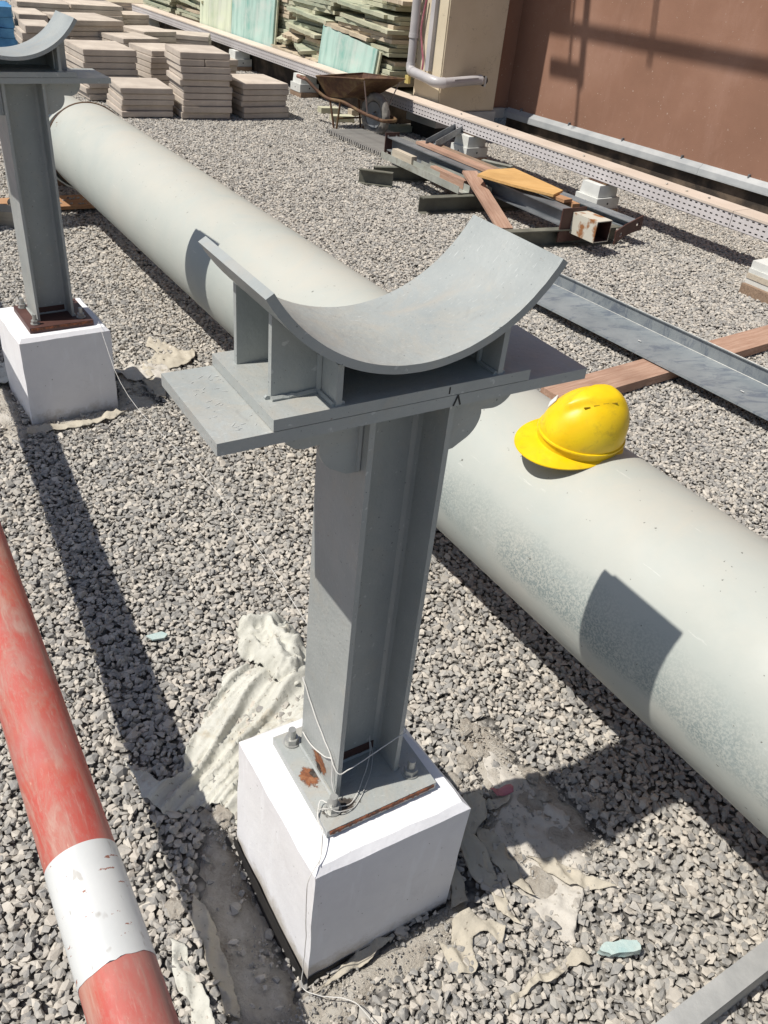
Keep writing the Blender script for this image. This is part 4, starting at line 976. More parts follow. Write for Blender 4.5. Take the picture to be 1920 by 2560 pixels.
def pad(n_, t_, label, s=1., hs=(.245,), rot=0.):
    a = thing('support_pad', label, 'support pad', tuple(NTc(n_, t_, 0)), math.atan2(T2.y, T2.x)+rot, 'white foam pads under the cable tray')
    bm = bmesh.new(); box(bm, -.14*s, .14*s, -.125*s, .125*s, -.02, .045); bmobj('base_board', bm, 'oldwood', a, bevel=.003)
    bm = bmesh.new(); prism(bm, [(-.125*s, -.13*s), (.125*s, -.13*s), (.125*s, .13*s), (-.125*s, .13*s)], .0455, .135); bmobj('lower_block', bm, 'padw', a, bevel=.010)
    bm = bmesh.new(); vs = box(bm, -.105*s, .105*s, -.11*s, .11*s, .136, .230)
    for v in vs:
        if v.co.z > .2: v.co.x *= .94; v.co.y *= .94
    bmobj('upper_block', bm, 'padw', a, bevel=.012, seg=2)
    for sx in (-1, 1):
        bm = bmesh.new(); cyl(bm, (sx*.002, .13*s+.001, .09), (sx*.002, .13*s-.002, .09), .008, 10); bmobj('socket_hole', bm, 'dark', a) if sx > 0 else bm.free()
    bm = bmesh.new(); cyl(bm, (-.125*s-.0012, .0, .09), (-.125*s+.002, .0, .09), .009, 10); bmobj('socket_hole', bm, 'dark', a)
    bm = bmesh.new(); box(bm, -.10, .10, -.04, .04, .2302, .2385); bmobj('cross_bar', bm, 'rust', a)
    return a
pad(5.535, 4.90, 'white two-tier foam pad under the tray, right of the square rusty tube')
pad(5.555, 6.66, 'white two-tier foam pad half hidden by the pair of steel angles')
pad(5.56, 9.98, 'white two-tier foam pad left of the wheelbarrow handle')
pad(5.56, 11.85, 'white foam pad behind the middle paving stacks')
pad(5.60, 13.6, 'white foam pad near the far end of the cable tray')
pad(5.62, 15.4, 'farthest white foam pad, at the end of the cable tray')
# separate stack of pale offcuts at the right edge
rp = thing('offcut_pile', 'small pile of pale stacked offcuts on a timber block at the right edge', 'offcut pile', (2.40, 5.56, 0), .62)
for k, (z0, z1, mt, sx) in enumerate(((-.02, .05, 'oldwood', .14), (.0505, .085, 'padw', .12), (.0855, .12, 'palewood', .115), (.1205, .15, 'padw', .12), (.1505, .20, 'padw', .10))):
    bm = bmesh.new(); box(bm, -sx, sx, -.12, .12, z0, z1); bmobj('layer', bm, mt, rp, bevel=.005, loc=(.01*(k % 2), 0, 0))

# ------------------------------------------------------------------ paving slabs
SLV = {}
def slab_mesh(kind):
    if kind in SLV: return SLV[kind]
    w_, d_, h_ = kind
    bm = bmesh.new(); box(bm, 0, w_, 0, d_, 0, h_)
    es = [e for e in bm.edges]; bmesh.ops.bevel(bm, geom=es, offset=.0045, segments=2, affect='EDGES')
    for v in bm.verts: v.co += Vector((noise.noise(v.co*9), noise.noise(v.co*9+Vector((4, 0, 0))), 0))*.003
    bmesh.ops.recalc_face_normals(bm, faces=bm.faces)
    me = bpy.data.meshes.new('paving_slab'); bm.to_mesh(me); bm.free(); me.materials.append(MT['slab']); sm(me, 40); SLV[kind] = me; return me
def stack(x, y_, ang, n, pitch, desc, w_=.5, d_=.6, top_only=None, z0=.0, jit=.018, split=None, lean=0.):
    a0 = rad(ang)
    for k in range(n):
        th_ = pitch-.004; kind = (w_, d_, round(th_, 3)); parts_ = [(0, kind)]
        if split is not None and k == n-1-split: parts_ = [(0, (round(w_*.5-.006, 3), d_, round(th_, 3))), (w_*.5+.004, (round(w_*.5-.006, 3), d_, round(th_, 3)))]
        jx, jy, ja = random.uniform(-jit, jit), random.uniform(-jit, jit)*1.3, random.uniform(-.02, .02)
        for q, (dx, kd) in enumerate(parts_):
            o = bpy.data.objects.new('paving_slab', slab_mesh(kd)); COL.objects.link(o)
            xx = x+cos(a0)*(dx+jx)-sin(a0)*jy-lean*k*sin(a0); yy = y_+sin(a0)*(dx+jx)+cos(a0)*jy+lean*k*cos(a0)
            o.location = (xx, yy, z0+k*pitch+.001*k*0); o.rotation_euler = (0, 0, a0+ja)
            pos = n-k; nm = ORD[pos] if pos < len(ORD) else 'low'
            extra = '' if len(parts_) == 1 else (', left half' if q == 0 else ', right half')
            tag(o, 'paving slab%s, %s %s' % (extra, nm+(' of' if pos == 1 else ' from the top of'), desc), 'paving slab', 'stacked concrete paving slabs')
stack(-3.030, 8.853, 32, 5, .0535, 'the low stack nearest the big pipe', .52, .62)
stack(-2.486, 9.085, 30, 10, .0605, 'the tall front stack in the middle', .51, .57, split=1)
stack(-1.945, 9.42, 37, 6, .0565, 'the front stack nearest the wheelbarrow', .53, .60)
stack(-3.60, 9.47, 37, 8, .060, 'the stack right of the second saddle, second row', .56, .70)
stack(-3.17, 10.36, 42, 7, .060, 'the half hidden stack between the two tall ones', .46, .62)
stack(-2.60, 10.12, 40, 7, .060, 'the stack behind the tall front one', .50, .55)
stack(-4.42, 11.22, 44, 9, .060, 'the large stack just beyond the second saddle', .70, .80)
stack(-4.85, 14.12, 48, 6, .060, 'the far stack near the end of the cable tray', .60, .5)
stack(-3.72, 11.08, 48, 7, .060, 'the middle low stack with a bare top', .50, .62)
stack(-3.70, 12.62, 10, 6, .060, 'the skewed stack in front of the tray', .62, .5)
stack(-3.73, 11.95, 52, 7, .060, 'the stack with an overhanging slab', .5, .60)
stack(-4.71, 10.56, 30, 7, .075, 'the tall leaning stack seen through the second saddle', .30, .6, jit=.03, lean=-.03)
stack(-5.12, 11.4, 34, 7, .075, 'the leaning stack beside the blue tarpaulin', .34, .7, jit=.03)
stack(-5.9, 13.2, 30, 8, .06, 'the far left stack at the top corner', .7, .7)
stack(-5.3, 13.6, 34, 8, .06, 'the far stack at the top edge', .75, .7)
# blue tarpaulin bundle
bt = thing('tarpaulin_bundle', 'blue tarpaulin wrapped bundle in the top left corner', 'tarpaulin', (-5.45, 11.1, 0), .5)
for k in range(6):
    bm = bmesh.new(); box(bm, -.35, .35, -.35, .35, k*.105, k*.105+.10)
    bmesh.ops.subdivide_edges(bm, edges=bm.edges, cuts=5, use_grid_fill=True)
    for v in bm.verts: v.co += Vector((noise.noise(v.co*5+Vector((k, 0, 0))), noise.noise(v.co*5+Vector((0, k, 0))), noise.noise(v.co*6)*.5))*.05
    bmobj('wrapped_layer', bm, 'blue', bt, smooth=True)
RGX = [(-4.95, 17.0), (-4.6, 17.4), (-4.1, 17.5), (-3.9, 17.2), (-4.3, 16.8)]
flap(RGX, 'crumpled pale sheet on the ground at the top edge', .25, mat='cloth', name='crumpled_sheet', res=.05)

# ------------------------------------------------------------------ insulation boards stacked against the wall
BV = []
for i in range(9):
    bm = bmesh.new(); Lx = 1.2*random.uniform(.93, 1.0); dp_ = .60
    n = 16; fr = [(-Lx/2+Lx*k/n, (.012+.030*(random.random()**3) if random.random() < .4 else random.uniform(0, .01))) for k in range(n+1)]
    prism(bm, [(x, y_) for x, y_ in fr]+[(Lx/2, dp_), (-Lx/2, dp_)], 0, .038)
    bmesh.ops.recalc_face_normals(bm, faces=bm.faces)
    me = bpy.data.meshes.new('insulation_board'); bm.to_mesh(me); bm.free(); BV.append(me)
mats3 = ['board', 'board2', 'board3']
BM = {}
def board(t_, n_, z_, a, roll, pitch_, label, mesh=None, mat=None, L_=1., name='insulation_board'):
    key = (mesh if mesh is not None else random.randrange(9), mat or random.choice(mats3))
    if key not in BM: BM[key] = BV[key[0]].copy(); BM[key].materials.append(MT[key[1]])
    o = bpy.data.objects.new(name, BM[key]); COL.objects.link(o)
    o.location = NTc(n_, t_, z_)     # local x runs towards the camera end, local y away from the tray
    o.rotation_euler = (roll, pitch_, math.atan2(-T2.y, -T2.x)+a); o.scale = (L_, 1, 1)
    tag(o, label, 'board', 'insulation boards stacked along the wall'); return o
def bstack(tc, n_, n, desc, z0=0., pitch=.0435, Lf=1., jit=.03, tilt=.0):
    n -= 4; z0 = .1885
    for k in range(n):
        pos = n-k
        sh = random.random() < .18
        board(tc+random.uniform(-jit, jit)+(random.choice([-.22, .22]) if sh else 0), n_+random.uniform(-.02, .045)+(.06 if random.random() < .25 else 0), z0+k*pitch, random.uniform(-.025, .025), 0, tilt+random.uniform(-.007, .007),
              'board, %s %s' % (ORD[pos]+(' of' if pos == 1 else ' from the top of'), desc), L_=Lf*(.6 if sh else 1.))
bstack(9.14, 5.80, 26, 'the board stack beside the beige pier', Lf=.99)
bstack(10.36, 5.81, 27, 'the board stack left of the leaning turquoise board', Lf=.94)
bstack(11.50, 5.86, 27, 'the board stack behind the tall turquoise board', Lf=.85)
bstack(12.80, 5.86, 26, 'the board stack behind the pale green board', Lf=.95)
bstack(14.1, 5.78, 16, 'the low board stack at the left end', Lf=1., jit=.12)
bstack(15.6, 5.80, 12, 'the farthest board stack behind the tray end', Lf=1., jit=.12)
bm = bmesh.new(); box(bm, 8.32, 18., 5.727, 6.598, -.1, .188, TRW); tag(bmobj('added_dark_kerb', bm, 'kerb'), 'low added kerb under the stacked boards, coloured dark for the shade below the tray', 'kerb')  # added box, its dark colour stands for the shade below the tray
# skewed slipping boards
for (t_, n_, z_, a, ro, pi_, L_, lb) in [
  (8.62, 5.80, 1.135, .0, .0, .02, .42, 'short cream board end perched on top of the stack beside the pier'),
  (9.25, 5.76, 1.00, .05, 0, .05, .95, 'slipping cream board jutting out high on the stack beside the pier'),
  (9.05, 5.755, .87, -.04, 0, .05, .9, 'tilted sage board sticking out above the leaning turquoise board'),
  (9.45, 5.76, .74, .02, 0, .05, .8, 'third slipping board above the leaning turquoise board'),
  (10.35, 5.745, .80, .03, 0, .05, .8, 'protruding board high on the middle stack'),
  (10.5, 5.75, .62, -.05, .04, .05, .7, 'protruding board halfway up the middle stack'),
  (10.75, 5.745, .50, .35, .25, .12, .22, 'broken fragment propped in the middle stack'),
  (10.55, 5.735, .42, -.3, .10, .14, .38, 'broken board piece resting on the low boards'),
  (10.95, 5.735, .44, .25, .35, .02, .18, 'small upturned board fragment among the broken boards'),
  (10.75, 5.727, .335, .0, 0, .035, .85, 'long yellowish board lying low just behind the tray cover'),
  (10.25, 5.74, .33, -.12, .0, .05, .35, 'short low board stub left of the leaning turquoise board'),
  (14.3, 5.74, .56, .12, .05, .09, .95, 'long sloping board at the left end of the stacks'),
  (13.95, 5.75, .66, -.05, .0, .10, .8, 'upper sloping board at the left end of the stacks')]:
    board(t_, n_, z_, a, ro, pi_, lb, L_=L_)
# leaning faced boards
def leaner(t0, t1, zb, zt, n0, n1, label, mat, th=.022, twist=0.):
    bm = bmesh.new(); w_ = t1-t0; h_ = math.hypot(zt-zb, n1-n0); box(bm, -w_/2, w_/2, 0, th, 0, h_)
    o = bmobj('leaning_board', bm, mat, bevel=.002); o.location = NTc(n0, (t0+t1)/2, zb)
    o.rotation_euler = (-math.atan2(n1-n0, zt-zb), twist, math.atan2(-T2.y, -T2.x)); tag(o, label, 'board', 'faced boards leaning on the stacks'); return o
leaner(8.78, 10.00, .1885, .72, 5.728, 5.775, 'turquoise faced board leaning just behind the wheelbarrow', 'turq', twist=.085)
leaner(8.74, 9.96, .1885, .70, 5.752, 5.799, 'grey board sandwiched behind the turquoise one by the wheelbarrow', 'board2', twist=.085)
leaner(11.22, 12.50, .1885, 1.25, 5.728, 5.80, 'tall turquoise faced board leaning on the middle stacks', 'turq')
leaner(11.19, 12.47, .1885, 1.24, 5.752, 5.825, 'grey backing board behind the tall turquoise one', 'board2')
leaner(12.51, 13.62, .1885, 1.20, 5.728, 5.80, 'pale lime green faced board leaning left of the tall turquoise one', 'lime')
# timber baulks on the ground behind the barrow
for i, (x, y_, a, l_) in enumerate([(-.75, 10.45, .5, .35), (-.95, 9.95, .45, .25), (-.62, 9.98, .2, .22), (-.28, 9.75, .6, .4), (-1.15, 10.35, .5, .22)]):
    bm = bmesh.new(); box(bm, -l_/2, l_/2, -.06, .06, -.01, .05); tag(bmobj('board_offcut', bm, ['board3', 'board', 'palewood', 'board2', 'board'][i], loc=(x, y_, 0), rot=(0, 0, a), bevel=.003), ['sandy offcut under the tray behind the barrow', 'cream offcut beside the barrow legs', 'pale timber offcut between barrow legs and wheel', 'green offcut beside the barrow wheel', 'cream offcut left of the barrow'][i], 'offcut', 'offcuts round the wheelbarrow')

# ------------------------------------------------------------------ wheelbarrow
WB = thing('wheelbarrow', 'rusty wheelbarrow with a muddy rubber tyre, standing on gravel by the tray', 'wheelbarrow', (-.835, 9.58, 0), rad(-47))
def hop(rim, bot, t=.0):
    bm = bmesh.new(); R_ = [bm.verts.new(p) for p in rim]; B_ = [bm.verts.new(p) for p in bot]
    for i in range(4): bm.faces.new((R_[i], R_[(i+1) % 4], B_[(i+1) % 4], B_[i]))
    bm.faces.new(B_[::-1]); bmesh.ops.recalc_face_normals(bm, faces=bm.faces)
    bmesh.ops.solidify(bm, geom=list(bm.faces), thickness=.004); return bm
rim = [(-.25, -.28, .46), (.52, -.25, .552), (.55, .25, .552), (-.27, .36, .478)]; bot = [(-.15, -.19, .285), (.10, -.17, .315), (.17, .17, .325), (-.13, .2, .29)]
o = bmobj('hopper', hop(rim, bot), 'rust', WB)
bm = bmesh.new(); tube(bm, rim+[rim[0]], .007, 8); bmobj('rim', bm, 'rust', WB, smooth=True)
for s_ in (-1, 1):
    bm = bmesh.new(); tube(bm, smoothpath([(-.50, s_*.31, .415), (-.40, s_*.30, .41), (-.25, s_*.24, .31), (-.12, s_*.2, .265), (.08, s_*.17, .27), (.25, s_*.13, .235), (.38, s_*.115, .215), (.62, s_*.105, .20)], 5), .017, 12); o = bmobj('rail', bm, 'rust', WB, smooth=True)
    bm = bmesh.new(); tube(bm, [(-.53, s_*.315, .417), (-.40, s_*.30, .41)], .020, 12); bmobj('handle_grip', bm, simple('faded_grip', (.24, .12, .09), (.33, .18, .14), 9, .6) if s_ < 0 else bpy.data.materials['faded_grip'], WB, smooth=True)
    for dx in (-.05, .035):
        bm = bmesh.new(); tube(bm, [(dx*2.2, s_*.19, .275), (dx*.5, s_*.18, -.01)], .011, 8); bmobj('leg', bm, 'rust', WB, smooth=True)
    bm = bmesh.new(); tube(bm, [(.50, s_*.24, .548), (.44, s_*.115, .215)], .006, 8); bmobj('stay', bm, simple('pale_stay', (.36, .27, .24), (.45, .35, .31), 9, .6) if s_ < 0 else bpy.data.materials['pale_stay'], WB, smooth=True)
bm = bmesh.new(); tube(bm, smoothpath([(.60, -.105, .20), (.66, -.08, .195), (.675, 0, .195), (.66, .08, .195), (.60, .105, .20)], 5), .017, 12); bmobj('front_bar', bm, 'rust', WB, smooth=True)
bm = bmesh.new(); tube(bm, [(.02, -.18, .10), (.02, .18, .10)], .009, 8); bmobj('cross_brace', bm, 'rust', WB, smooth=True)
wh = bpy.data.objects.new('wheel', None); COL.objects.link(wh); wh.parent = WB; wh.location = (.43, 0, .205)
bm = bmesh.new(); nu, nv = 56, 14; rings = []
for i in range(nu):
    a = 2*pi*i/nu; ring = []
    for j in range(nv):
        b = 2*pi*j/nv; rr_ = .165+.042*cos(b); yy = .046*sin(b)
        if cos(b) > .35: rr_ += .0035*(1 if (i+(j if sin(b) > 0 else -j)) % 4 < 2 else -1)
        ring.append(bm.verts.new((rr_*cos(a), yy, rr_*sin(a))))
    rings.append(ring)
for i in range(nu):
    for j in range(nv): bm.faces.new((rings[i][j], rings[(i+1) % nu][j], rings[(i+1) % nu][(j+1) % nv], rings[i][(j+1) % nv]))
bmobj('tyre', bm, 'rubber', wh, smooth=True)
bm = bmesh.new()
for (y0, y1, r_) in ((-.028, .028, .128),): cyl(bm, (0, y0, 0), (0, y1, 0), r_, 32, caps=False)
for s_ in (-1, 1): cyl(bm, (0, s_*.004, 0), (0, s_*.027, 0), .035, 20, .125, caps=False)
cyl(bm, (0, -.05, 0), (0, .05, 0), .022, 16); bmobj('rim', bm, 'dsteel', wh, smooth=True)
bm = bmesh.new(); cyl(bm, (0, -.12, 0), (0, .12, 0), .008, 10); bmobj('axle', bm, 'dsteel', wh)

# ------------------------------------------------------------------ drain grating under the wheel
GR = thing('drain_grating', 'grey slatted grating lying on the gravel under the barrow wheel', 'grating', (-1.02, 9.12, .012), math.atan2(8.28-9.12, -.39+1.02))
Lg = 1.03; nb_ = 30
gm = None
for i in range(nb_):
    if gm is None:
        bm = bmesh.new(); box(bm, -.007, .007, 0, .70, 0, .034); o = bmobj('bar', bm, 'grate', GR, bevel=.001); gm = o.data
    else:
        o = bpy.data.objects.new('bar', gm); COL.objects.link(o); o.parent = GR
    o.location = (i*Lg/(nb_-1), random.uniform(-.004, .004), 0); o.rotation_euler = (0, 0, -.10+random.uniform(-.004, .004))
for yy in (.08, .34, .60):
    bm = bmesh.new(); cyl(bm, (-.01+yy*.1, yy, .012), (Lg+.01+yy*.1, yy, .012), .004, 8); bmobj('tie_rod', bm, 'grate', GR)

# ------------------------------------------------------------------ scrap pile
def hbeam(name, p, q, h, b, tf, tw, mat, parent=None, kind='H', zd=Vector((0, 0, 1))):
    """steel section from p to q; p,q are the centre of the bottom face"""
    p, q = Vector(p), Vector(q); M_ = frame(p, q-p, zd); Ln = (q-p).length
    if kind == 'H': pr = [(-b/2, 0), (b/2, 0), (b/2, tf), (tw/2, tf), (tw/2, h-tf), (b/2, h-tf), (b/2, h), (-b/2, h), (-b/2, h-tf), (-tw/2, h-tf), (-tw/2, tf), (-b/2, tf)]
    elif kind == 'C': pr = [(0, 0), (b, 0), (b, tf), (tw, tf), (tw, h-tf), (b, h-tf), (b, h), (0, h)]
    elif kind == 'Cr': pr = [(0, 0), (0, h), (-b, h), (-b, h-tf), (-tw, h-tf), (-tw, tf), (-b, tf), (-b, 0)]
    elif kind == 'U': pr = [(-b/2, 0), (b/2, 0), (b/2, h), (b/2-tw, h), (b/2-tw, tf), (-b/2+tw, tf), (-b/2+tw, h), (-b/2, h)]
    elif kind == 'L': pr = [(0, 0), (b, 0), (b, tf), (tw, tf), (tw, h), (0, h)]
    elif kind == 'Lr': pr = [(0, 0), (0, h), (-tw, h), (-tw, tf), (-b, tf), (-b, 0)]
    bm = bmesh.new(); P2 = Matrix(((0, 0, 1, 0), (1, 0, 0, 0), (0, 1, 0, 0), (0, 0, 0, 1)))
    prism(bm, pr, 0, Ln, P2); o = bmobj(name, bm, mat, None, bevel=.0012); o.matrix_world = M_
    if parent: setw(o, parent)
    return o
def holed(name, pts2, holes, M_, th, mat, parent):
    """flat plate with round holes through it (outline in x,y)"""
    allp = [Vector(p) for p in pts2]; edges = [(i, (i+1) % len(allp)) for i in range(len(allp))]
    for hx, hy, hr in holes:
        s0 = len(allp); allp += [Vector((hx+hr*cos(2*pi*i/12), hy+hr*sin(2*pi*i/12))) for i in range(12)]; edges += [(s0+i, s0+(i+1) % 12) for i in range(12)]
    vs, es, fs, *_ = delaunay_2d_cdt(allp, edges, [], 1, 1e-6)
    bm = bmesh.new(); V = [bm.verts.new((v.x, v.y, 0)) for v in vs]
    for f in fs:
        c = sum((vs[i] for i in f), Vector((0, 0)))/3
        if any((c-Vector((hx, hy))).length < hr*.98 for hx, hy, hr in holes): continue
        bm.faces.new([V[i] for i in f])
    bmesh.ops.recalc_face_normals(bm, faces=bm.faces); bmesh.ops.solidify(bm, geom=list(bm.faces), thickness=th)
    o = bmobj(name, bm, mat, None); o.matrix_world = M_
    if parent: setw(o, parent)
    return o
# cross bearers
o = hbeam('steel_channel', (-.53, 7.36, -.01), (-.24, 7.345, -.01), .115, .05, .006, .006, 'osteel', kind='Cr'); tag(o, 'short olive channel offcut at the left end of the scrap pile', 'steel channel')
o = hbeam('steel_channel', (-.42, 7.50, -.01), (.75, 8.02, -.01), .115, .06, .006, .006, 'osteel', kind='Cr'); tag(o, 'olive channel bearer crossing under the left end of the scrap pile', 'steel channel')
o = hbeam('steel_channel', (.00, 6.63, -.01), (1.05, 7.25, -.01), .125, .07, .008, .007, 'osteel', kind='Cr'); tag(o, 'olive channel bearer under the middle of the scrap pile', 'steel channel')
o = hbeam('steel_channel', (.30, 5.80, -.01), (1.50, 6.44, -.01), .125, .07, .008, .007, 'osteel', kind='Cr'); tag(o, 'olive channel bearer under the right end of the scrap pile', 'steel channel')
# main beam with end plates and tube stub
mb = thing('steel_beam', 'dark grey steel beam with brown end plates and a rusty square tube stub', 'steel beam', (.4, 7.2, 0))
P0, P1 = Vector((-.30, 8.13, .117)), Vector((1.125, 6.20, .117)); dB = (P1-P0).normalized(); nB = Vector((-dB.y, dB.x, 0))
hbeam('beam_section', P0, P1, .115, .11, .009, .007, 'dsteel', mb)
Mp = Matrix(((nB.x, 0, dB.x, P0.x-dB.x*.008), (nB.y, 0, dB.y, P0.y-dB.y*.008), (0, 1, 0, 0), (0, 0, 0, 1)))
holed('end_plate', [(-.075, .055), (.075, .055), (.075, .265), (-.075, .265)], [(-.045, .09, .012), (.045, .09, .012), (-.045, .235, .012), (.045, .235, .012)], Mp, .008, 'brown', mb)
Mp = Matrix(((nB.x, 0, dB.x, P1.x+dB.x*.009), (nB.y, 0, dB.y, P1.y+dB.y*.009), (0, 1, 0, 0), (0, 0, 0, 1)))
holed('end_plate', [(-.125, .025), (.11, .025), (.11, .262), (-.125, .262)], [(.09, .245, .004)], Mp, .010, 'brown', mb)
A_ = P1+dB*.0105+nB*.052; s_ = .074
bm = bmesh.new(); Mt = frame((A_.x, A_.y, .086), dB); out = [(-s_, 0), (s_, 0), (s_, 2*s_), (-s_, 2*s_)]; inn = [(-s_+.006, .006), (s_-.006, .006), (s_-.006, 2*s_-.006), (-s_+.006, 2*s_-.006)]
vv = {}
for nm, pr in (('o', out), ('i', inn)):
    for x in (0, .245): vv[nm, x] = [bm.verts.new(Mt @ Vector((x, a, b))) for a, b in pr]
for k in range(4):
    j = (k+1) % 4; bm.faces.new((vv['o', 0][k], vv['o', 0][j], vv['o', .245][j], vv['o', .245][k])); bm.faces.new((vv['i', 0][k], vv['i', .245][k], vv['i', .245][j], vv['i', 0][j])); bm.faces.new((vv['o', .245][k], vv['o', .245][j], vv['i', .245][j], vv['i', .245][k]))
o = bmobj('tube_stub', bm, 'rusttube', None); o.data.materials.append(MT['brown'])
for p_ in o.data.polygons:
    c_ = Mt.inverted() @ p_.center
    if abs(c_.y) < s_-.004 and .004 < c_.z < 2*s_-.004 and .01 < c_.x < .24: p_.material_index = 1  # inside faces coloured dark in place of the shade within the tube
setw(o, mb)
# second lighter beam with holed fishplate
sb = thing('steel_channel', 'light galvanised channel with a brown two-hole plate on its right end', 'steel channel', (1, 7.1, 0))
Q0, Q1 = Vector((.31, 8.05, .105)), Vector((1.63, 6.40, .105)); dQ = (Q1-Q0).normalized(); nQ = Vector((-dQ.y, dQ.x, 0))
hbeam('channel_section', Q0, Q1, .055, .12, .006, .006, 'galv', sb, 'H')
Mp = Matrix(((nQ.x, 0, dQ.x, Q1.x+dQ.x*.012-nQ.x*.06), (nQ.y, 0, dQ.y, Q1.y+dQ.y*.012-nQ.y*.06), (0, 1, 0, .028), (0, 0, 0, 1)))
holed('fish_plate', [(-.15, .0), (-.06, .04), (.03, .055), (.13, .06), (.13, .165), (.05, .15), (-.06, .13), (-.15, .10)], [(-.09, .062, .017), (.08, .11, .017)], Mp @ Matrix.Rotation(.1, 4, 'Z'), .010, 'brown', sb)
# galvanised trunking pieces at the front
o = hbeam('steel_trunking', (-.335, 7.79, .122), (.345, 6.82, .122), .055, .11, .004, .004, 'galv2', kind='U'); tag(o, 'dull galvanised trunking along the front of the scrap pile', 'steel trunking')
o = hbeam('steel_trunking', (.02, 7.60, .122), (.53, 6.87, .122), .05, .09, .004, .004, 'galv2', kind='U'); tag(o, 'shorter galvanised trunking poking out beyond the front one', 'steel trunking')
def plank(name, pts2, z0, z1, mat, label, M_=None):
    bm = bmesh.new(); prism(bm, pts2, z0, z1, M_); o = bmobj(name, bm, mat, bevel=.002); tag(o, label, 'plank'); return o
def lplank(name, p, q, w_, th, mat, label, roll=0):
    p, q = Vector(p), Vector(q); Ln = (q-p).length; bm = bmesh.new(); box(bm, 0, Ln, -w_/2, w_/2, 0, th)
    o = bmobj(name, bm, mat, bevel=.003); o.matrix_world = frame(p, q-p) @ Matrix.Rotation(roll, 4, 'X'); tag(o, label, 'plank'); return o
lplank('timber_batten', (-.26, 7.78, .130), (-.08, 7.53, .130), .055, .075, 'palewood', 'short pale timber batten at the left end of the front trunking')
lplank('timber_batten', (.085, 7.33, .130), (.36, 6.93, .130), .055, .065, 'wood', 'brown timber batten lying inside the front trunking')
lplank('timber_plank', (-.045, 7.93, .238), (.56, 7.10, .238), .10, .022, 'wood', 'long reddish plank along the top of the dark beam')
lplank('timber_plank', (.07, 8.05, .20), (.70, 7.17, .20), .07, .035, 'oldwood', 'dark weathered timber between beam and channel')
lplank('timber_plank', (.375, 7.02, .236), (.66, 6.29, .022), .125, .020, 'wood', 'short reddish board sloping off the front of the scrap pile')
plank('plywood_offcut', [(.43, 6.81), (.52, 7.01), (.74, 7.17), (1.075, 6.60), (.985, 6.43), (.70, 6.60)], .262, .280, 'ply', 'pointed yellow plywood offcut on top of the scrap pile')
lplank('timber_wedge', (.90, 6.65, .238), (1.10, 6.42, .238), .09, .022, 'orange', 'small orange timber wedge under the plywood tip')
lplank('timber_wedge', (1.02, 6.68, .20), (1.17, 6.44, .20), .07, .03, 'orange', 'second small wedge beside the brown end plate')
# pair of angles reaching to the tray
o = hbeam('steel_channel', (.045, 7.83, .235), (.32, 8.83, .225), .06, .095, .004, .005, 'galv', kind='U'); tag(o, 'galvanised channel pointing away from the pile to the cable tray', 'steel channel')
o = hbeam('steel_angle', (.56, 8.28, 0), (.83, 8.14, 0), .10, .06, .005, .005, 'galv2', kind='Cr'); tag(o, 'short galvanised angle beyond the scrap pile, nearest the pad', 'steel angle')
o = hbeam('steel_angle', (.80, 8.13, .0), (1.16, 7.50, .0), .05, .06, .005, .005, 'dsteel', kind='Cr'); tag(o, 'dark angle on the gravel behind the plywood offcut', 'steel angle')
# torn bit of foil near the pad
flap([(.20, 8.42), (.33, 8.50), (.40, 8.38), (.36, 8.25), (.25, 8.3)], 'crumpled white foil scrap beside the half hidden foam pad', .06, mat='padw', name='foil_scrap', res=.02)

# ------------------------------------------------------------------ big galvanised channel and its plank
gc = thing('galvanised_trunking', 'wide galvanised steel trunking lying on planks right of the saddle', 'steel trunking', (1.3, 4.4, 0))
dg = Vector((.631, -.776, 0)).normalized(); ng = Vector((.776, .631, 0)).normalized()
G0 = Vector((.78, 5.10, 0)); Lg_ = 3.6
# cross-section in (n,z): base sheet tilted slightly, far flange upright with a return lip
def sec(n0): return G0+dg*0
off = -.0
prof = [(-.240, .062), (-.243, .050), (-.238, .050), (-.234, .058), (.0, .094), (.004, .170), (-.010, .174), (-.010, .171), (.000, .166), (-.004, .098)]
bm = bmesh.new(); A0 = G0+ng*0
prism(bm, prof, 0, Lg_, Matrix(((ng.x, 0, dg.x, G0.x), (ng.y, 0, dg.y, G0.y), (0, 1, 0, 0), (0, 0, 0, 1))))
o = bmobj('trunking_sheet', bm, 'galv', None); setw(o, gc)
bm = bmesh.new(); tube(bm, [G0+dg*0.001+ng*(-.004)+Vector((0, 0, .0975)), G0+dg*(Lg_-.001)+ng*(-.004)+Vector((0, 0, .0975))], .0035, 6); o = bmobj('highlight_bead', bm, 'nut', None); setw(o, gc)  # pale bead added as a painted highlight along the fold
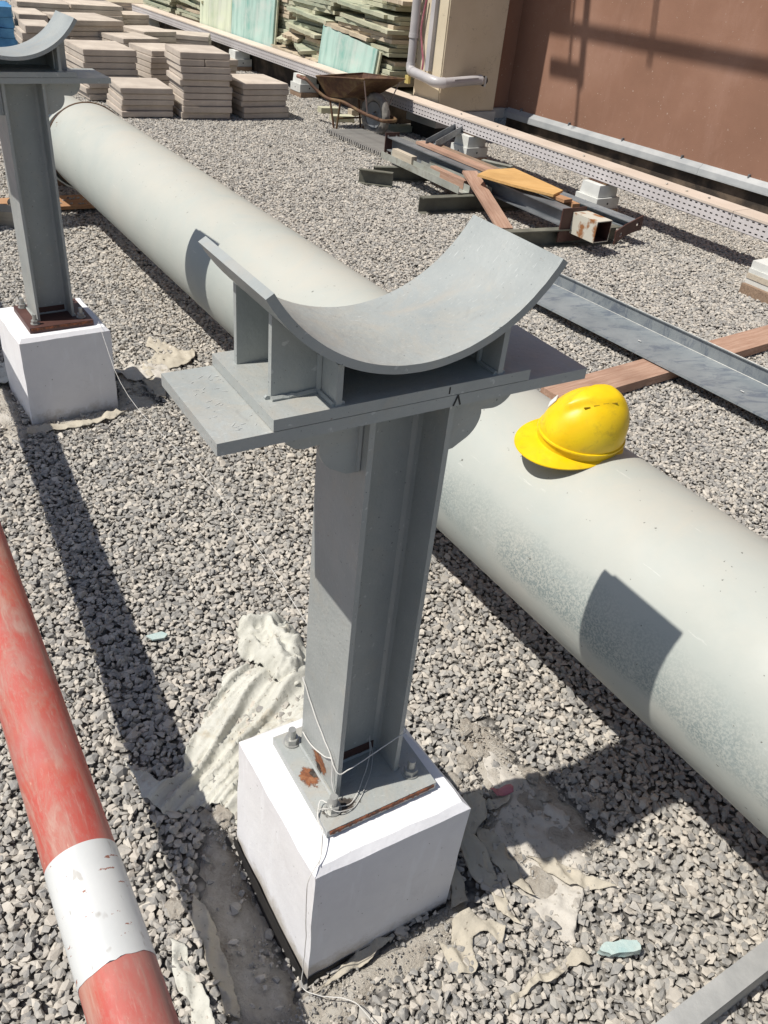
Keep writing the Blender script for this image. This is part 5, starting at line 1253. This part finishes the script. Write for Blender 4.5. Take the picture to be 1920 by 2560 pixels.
bm = bmesh.new(); tube(bm, [G0+dg*0.001+ng*(-.004)+Vector((0, 0, .1745)), G0+dg*(Lg_-.001)+ng*(-.004)+Vector((0, 0, .1745))], .0035, 6); o = bmobj('highlight_bead', bm, 'nut', None); setw(o, gc)  # second pale bead, painting the bright line of the top edge
for s_ in (.95, 1.6):
    bm = bmesh.new(); c_ = G0+dg*s_-ng*.15; box(bm, -.004, .016, -.003, .003, .082, .0835, frame((c_.x, c_.y, 0), dg)); o = bmobj('paint_fleck', bm, 'chalk', None); setw(o, gc)
lplank('support_plank', (.74, 3.58, -.004), (2.32, 4.86, -.004), .175, .046, 'wood', 'long reddish plank under the wide galvanised trunking')
# kerb-like bar in the bottom right corner
bm = bmesh.new(); c0, c1 = Vector((.46, .66, 0)), Vector((1.35, 1.285, 0))
box(bm, 0, (c1-c0).length, -.045, 0, -.02, .075, frame(c0, c1-c0)); tag(bmobj('steel_bar', bm, simple('weathered_grey_bar', (.33, .33, .32), (.45, .445, .425), 9, .7, 0, .5, 60, .003), bevel=.003), 'weathered grey square bar crossing the bottom right corner', 'bar')

# ------------------------------------------------------------------ timber at far left
lplank('orange_plank', (-2.85, 5.42, .03), (-1.75, 6.02, .055), .26, .022, 'orange', 'thin orange plank strewn with gravel behind the second support')
lplank('grey_timber', (-3.2, 5.22, -.02), (-2.50, 5.33, -.02), .16, .10, 'palewood', 'grey timber baulk at the left edge behind the second support')
bm = bmesh.new(); bmesh.ops.create_icosphere(bm, subdivisions=4, radius=.14)
for v in bm.verts: v.co *= 1+.35*noise.noise(v.co*9); v.co.z *= .55
tag(bmobj('plastic_bag', bm, 'dark', None, smooth=True, loc=(-2.55, 5.52, .05)), 'crumpled black plastic sheeting at the left edge', 'plastic bag')
for i in range(60):
    v, f = random.choice(PR); s_ = random.random(); p = Vector((-2.85, 5.42, 0)).lerp(Vector((-1.75, 6.02, 0)), .25+.7*s_); q_ = random.uniform(-.10, .12)
    if i == 0: strew = bmesh.new()
    vs_ = [strew.verts.new((a+p.x-q_*.48, b+p.y+q_*.88, c+.062+.018*s_)) for a, b, c in v]
    for t_ in f: strew.faces.new([vs_[k] for k in t_])
tag(bmobj('strewn_gravel', strew, 'stone'), 'gravel stones strewn over the thin orange plank', 'gravel', kind='stuff')
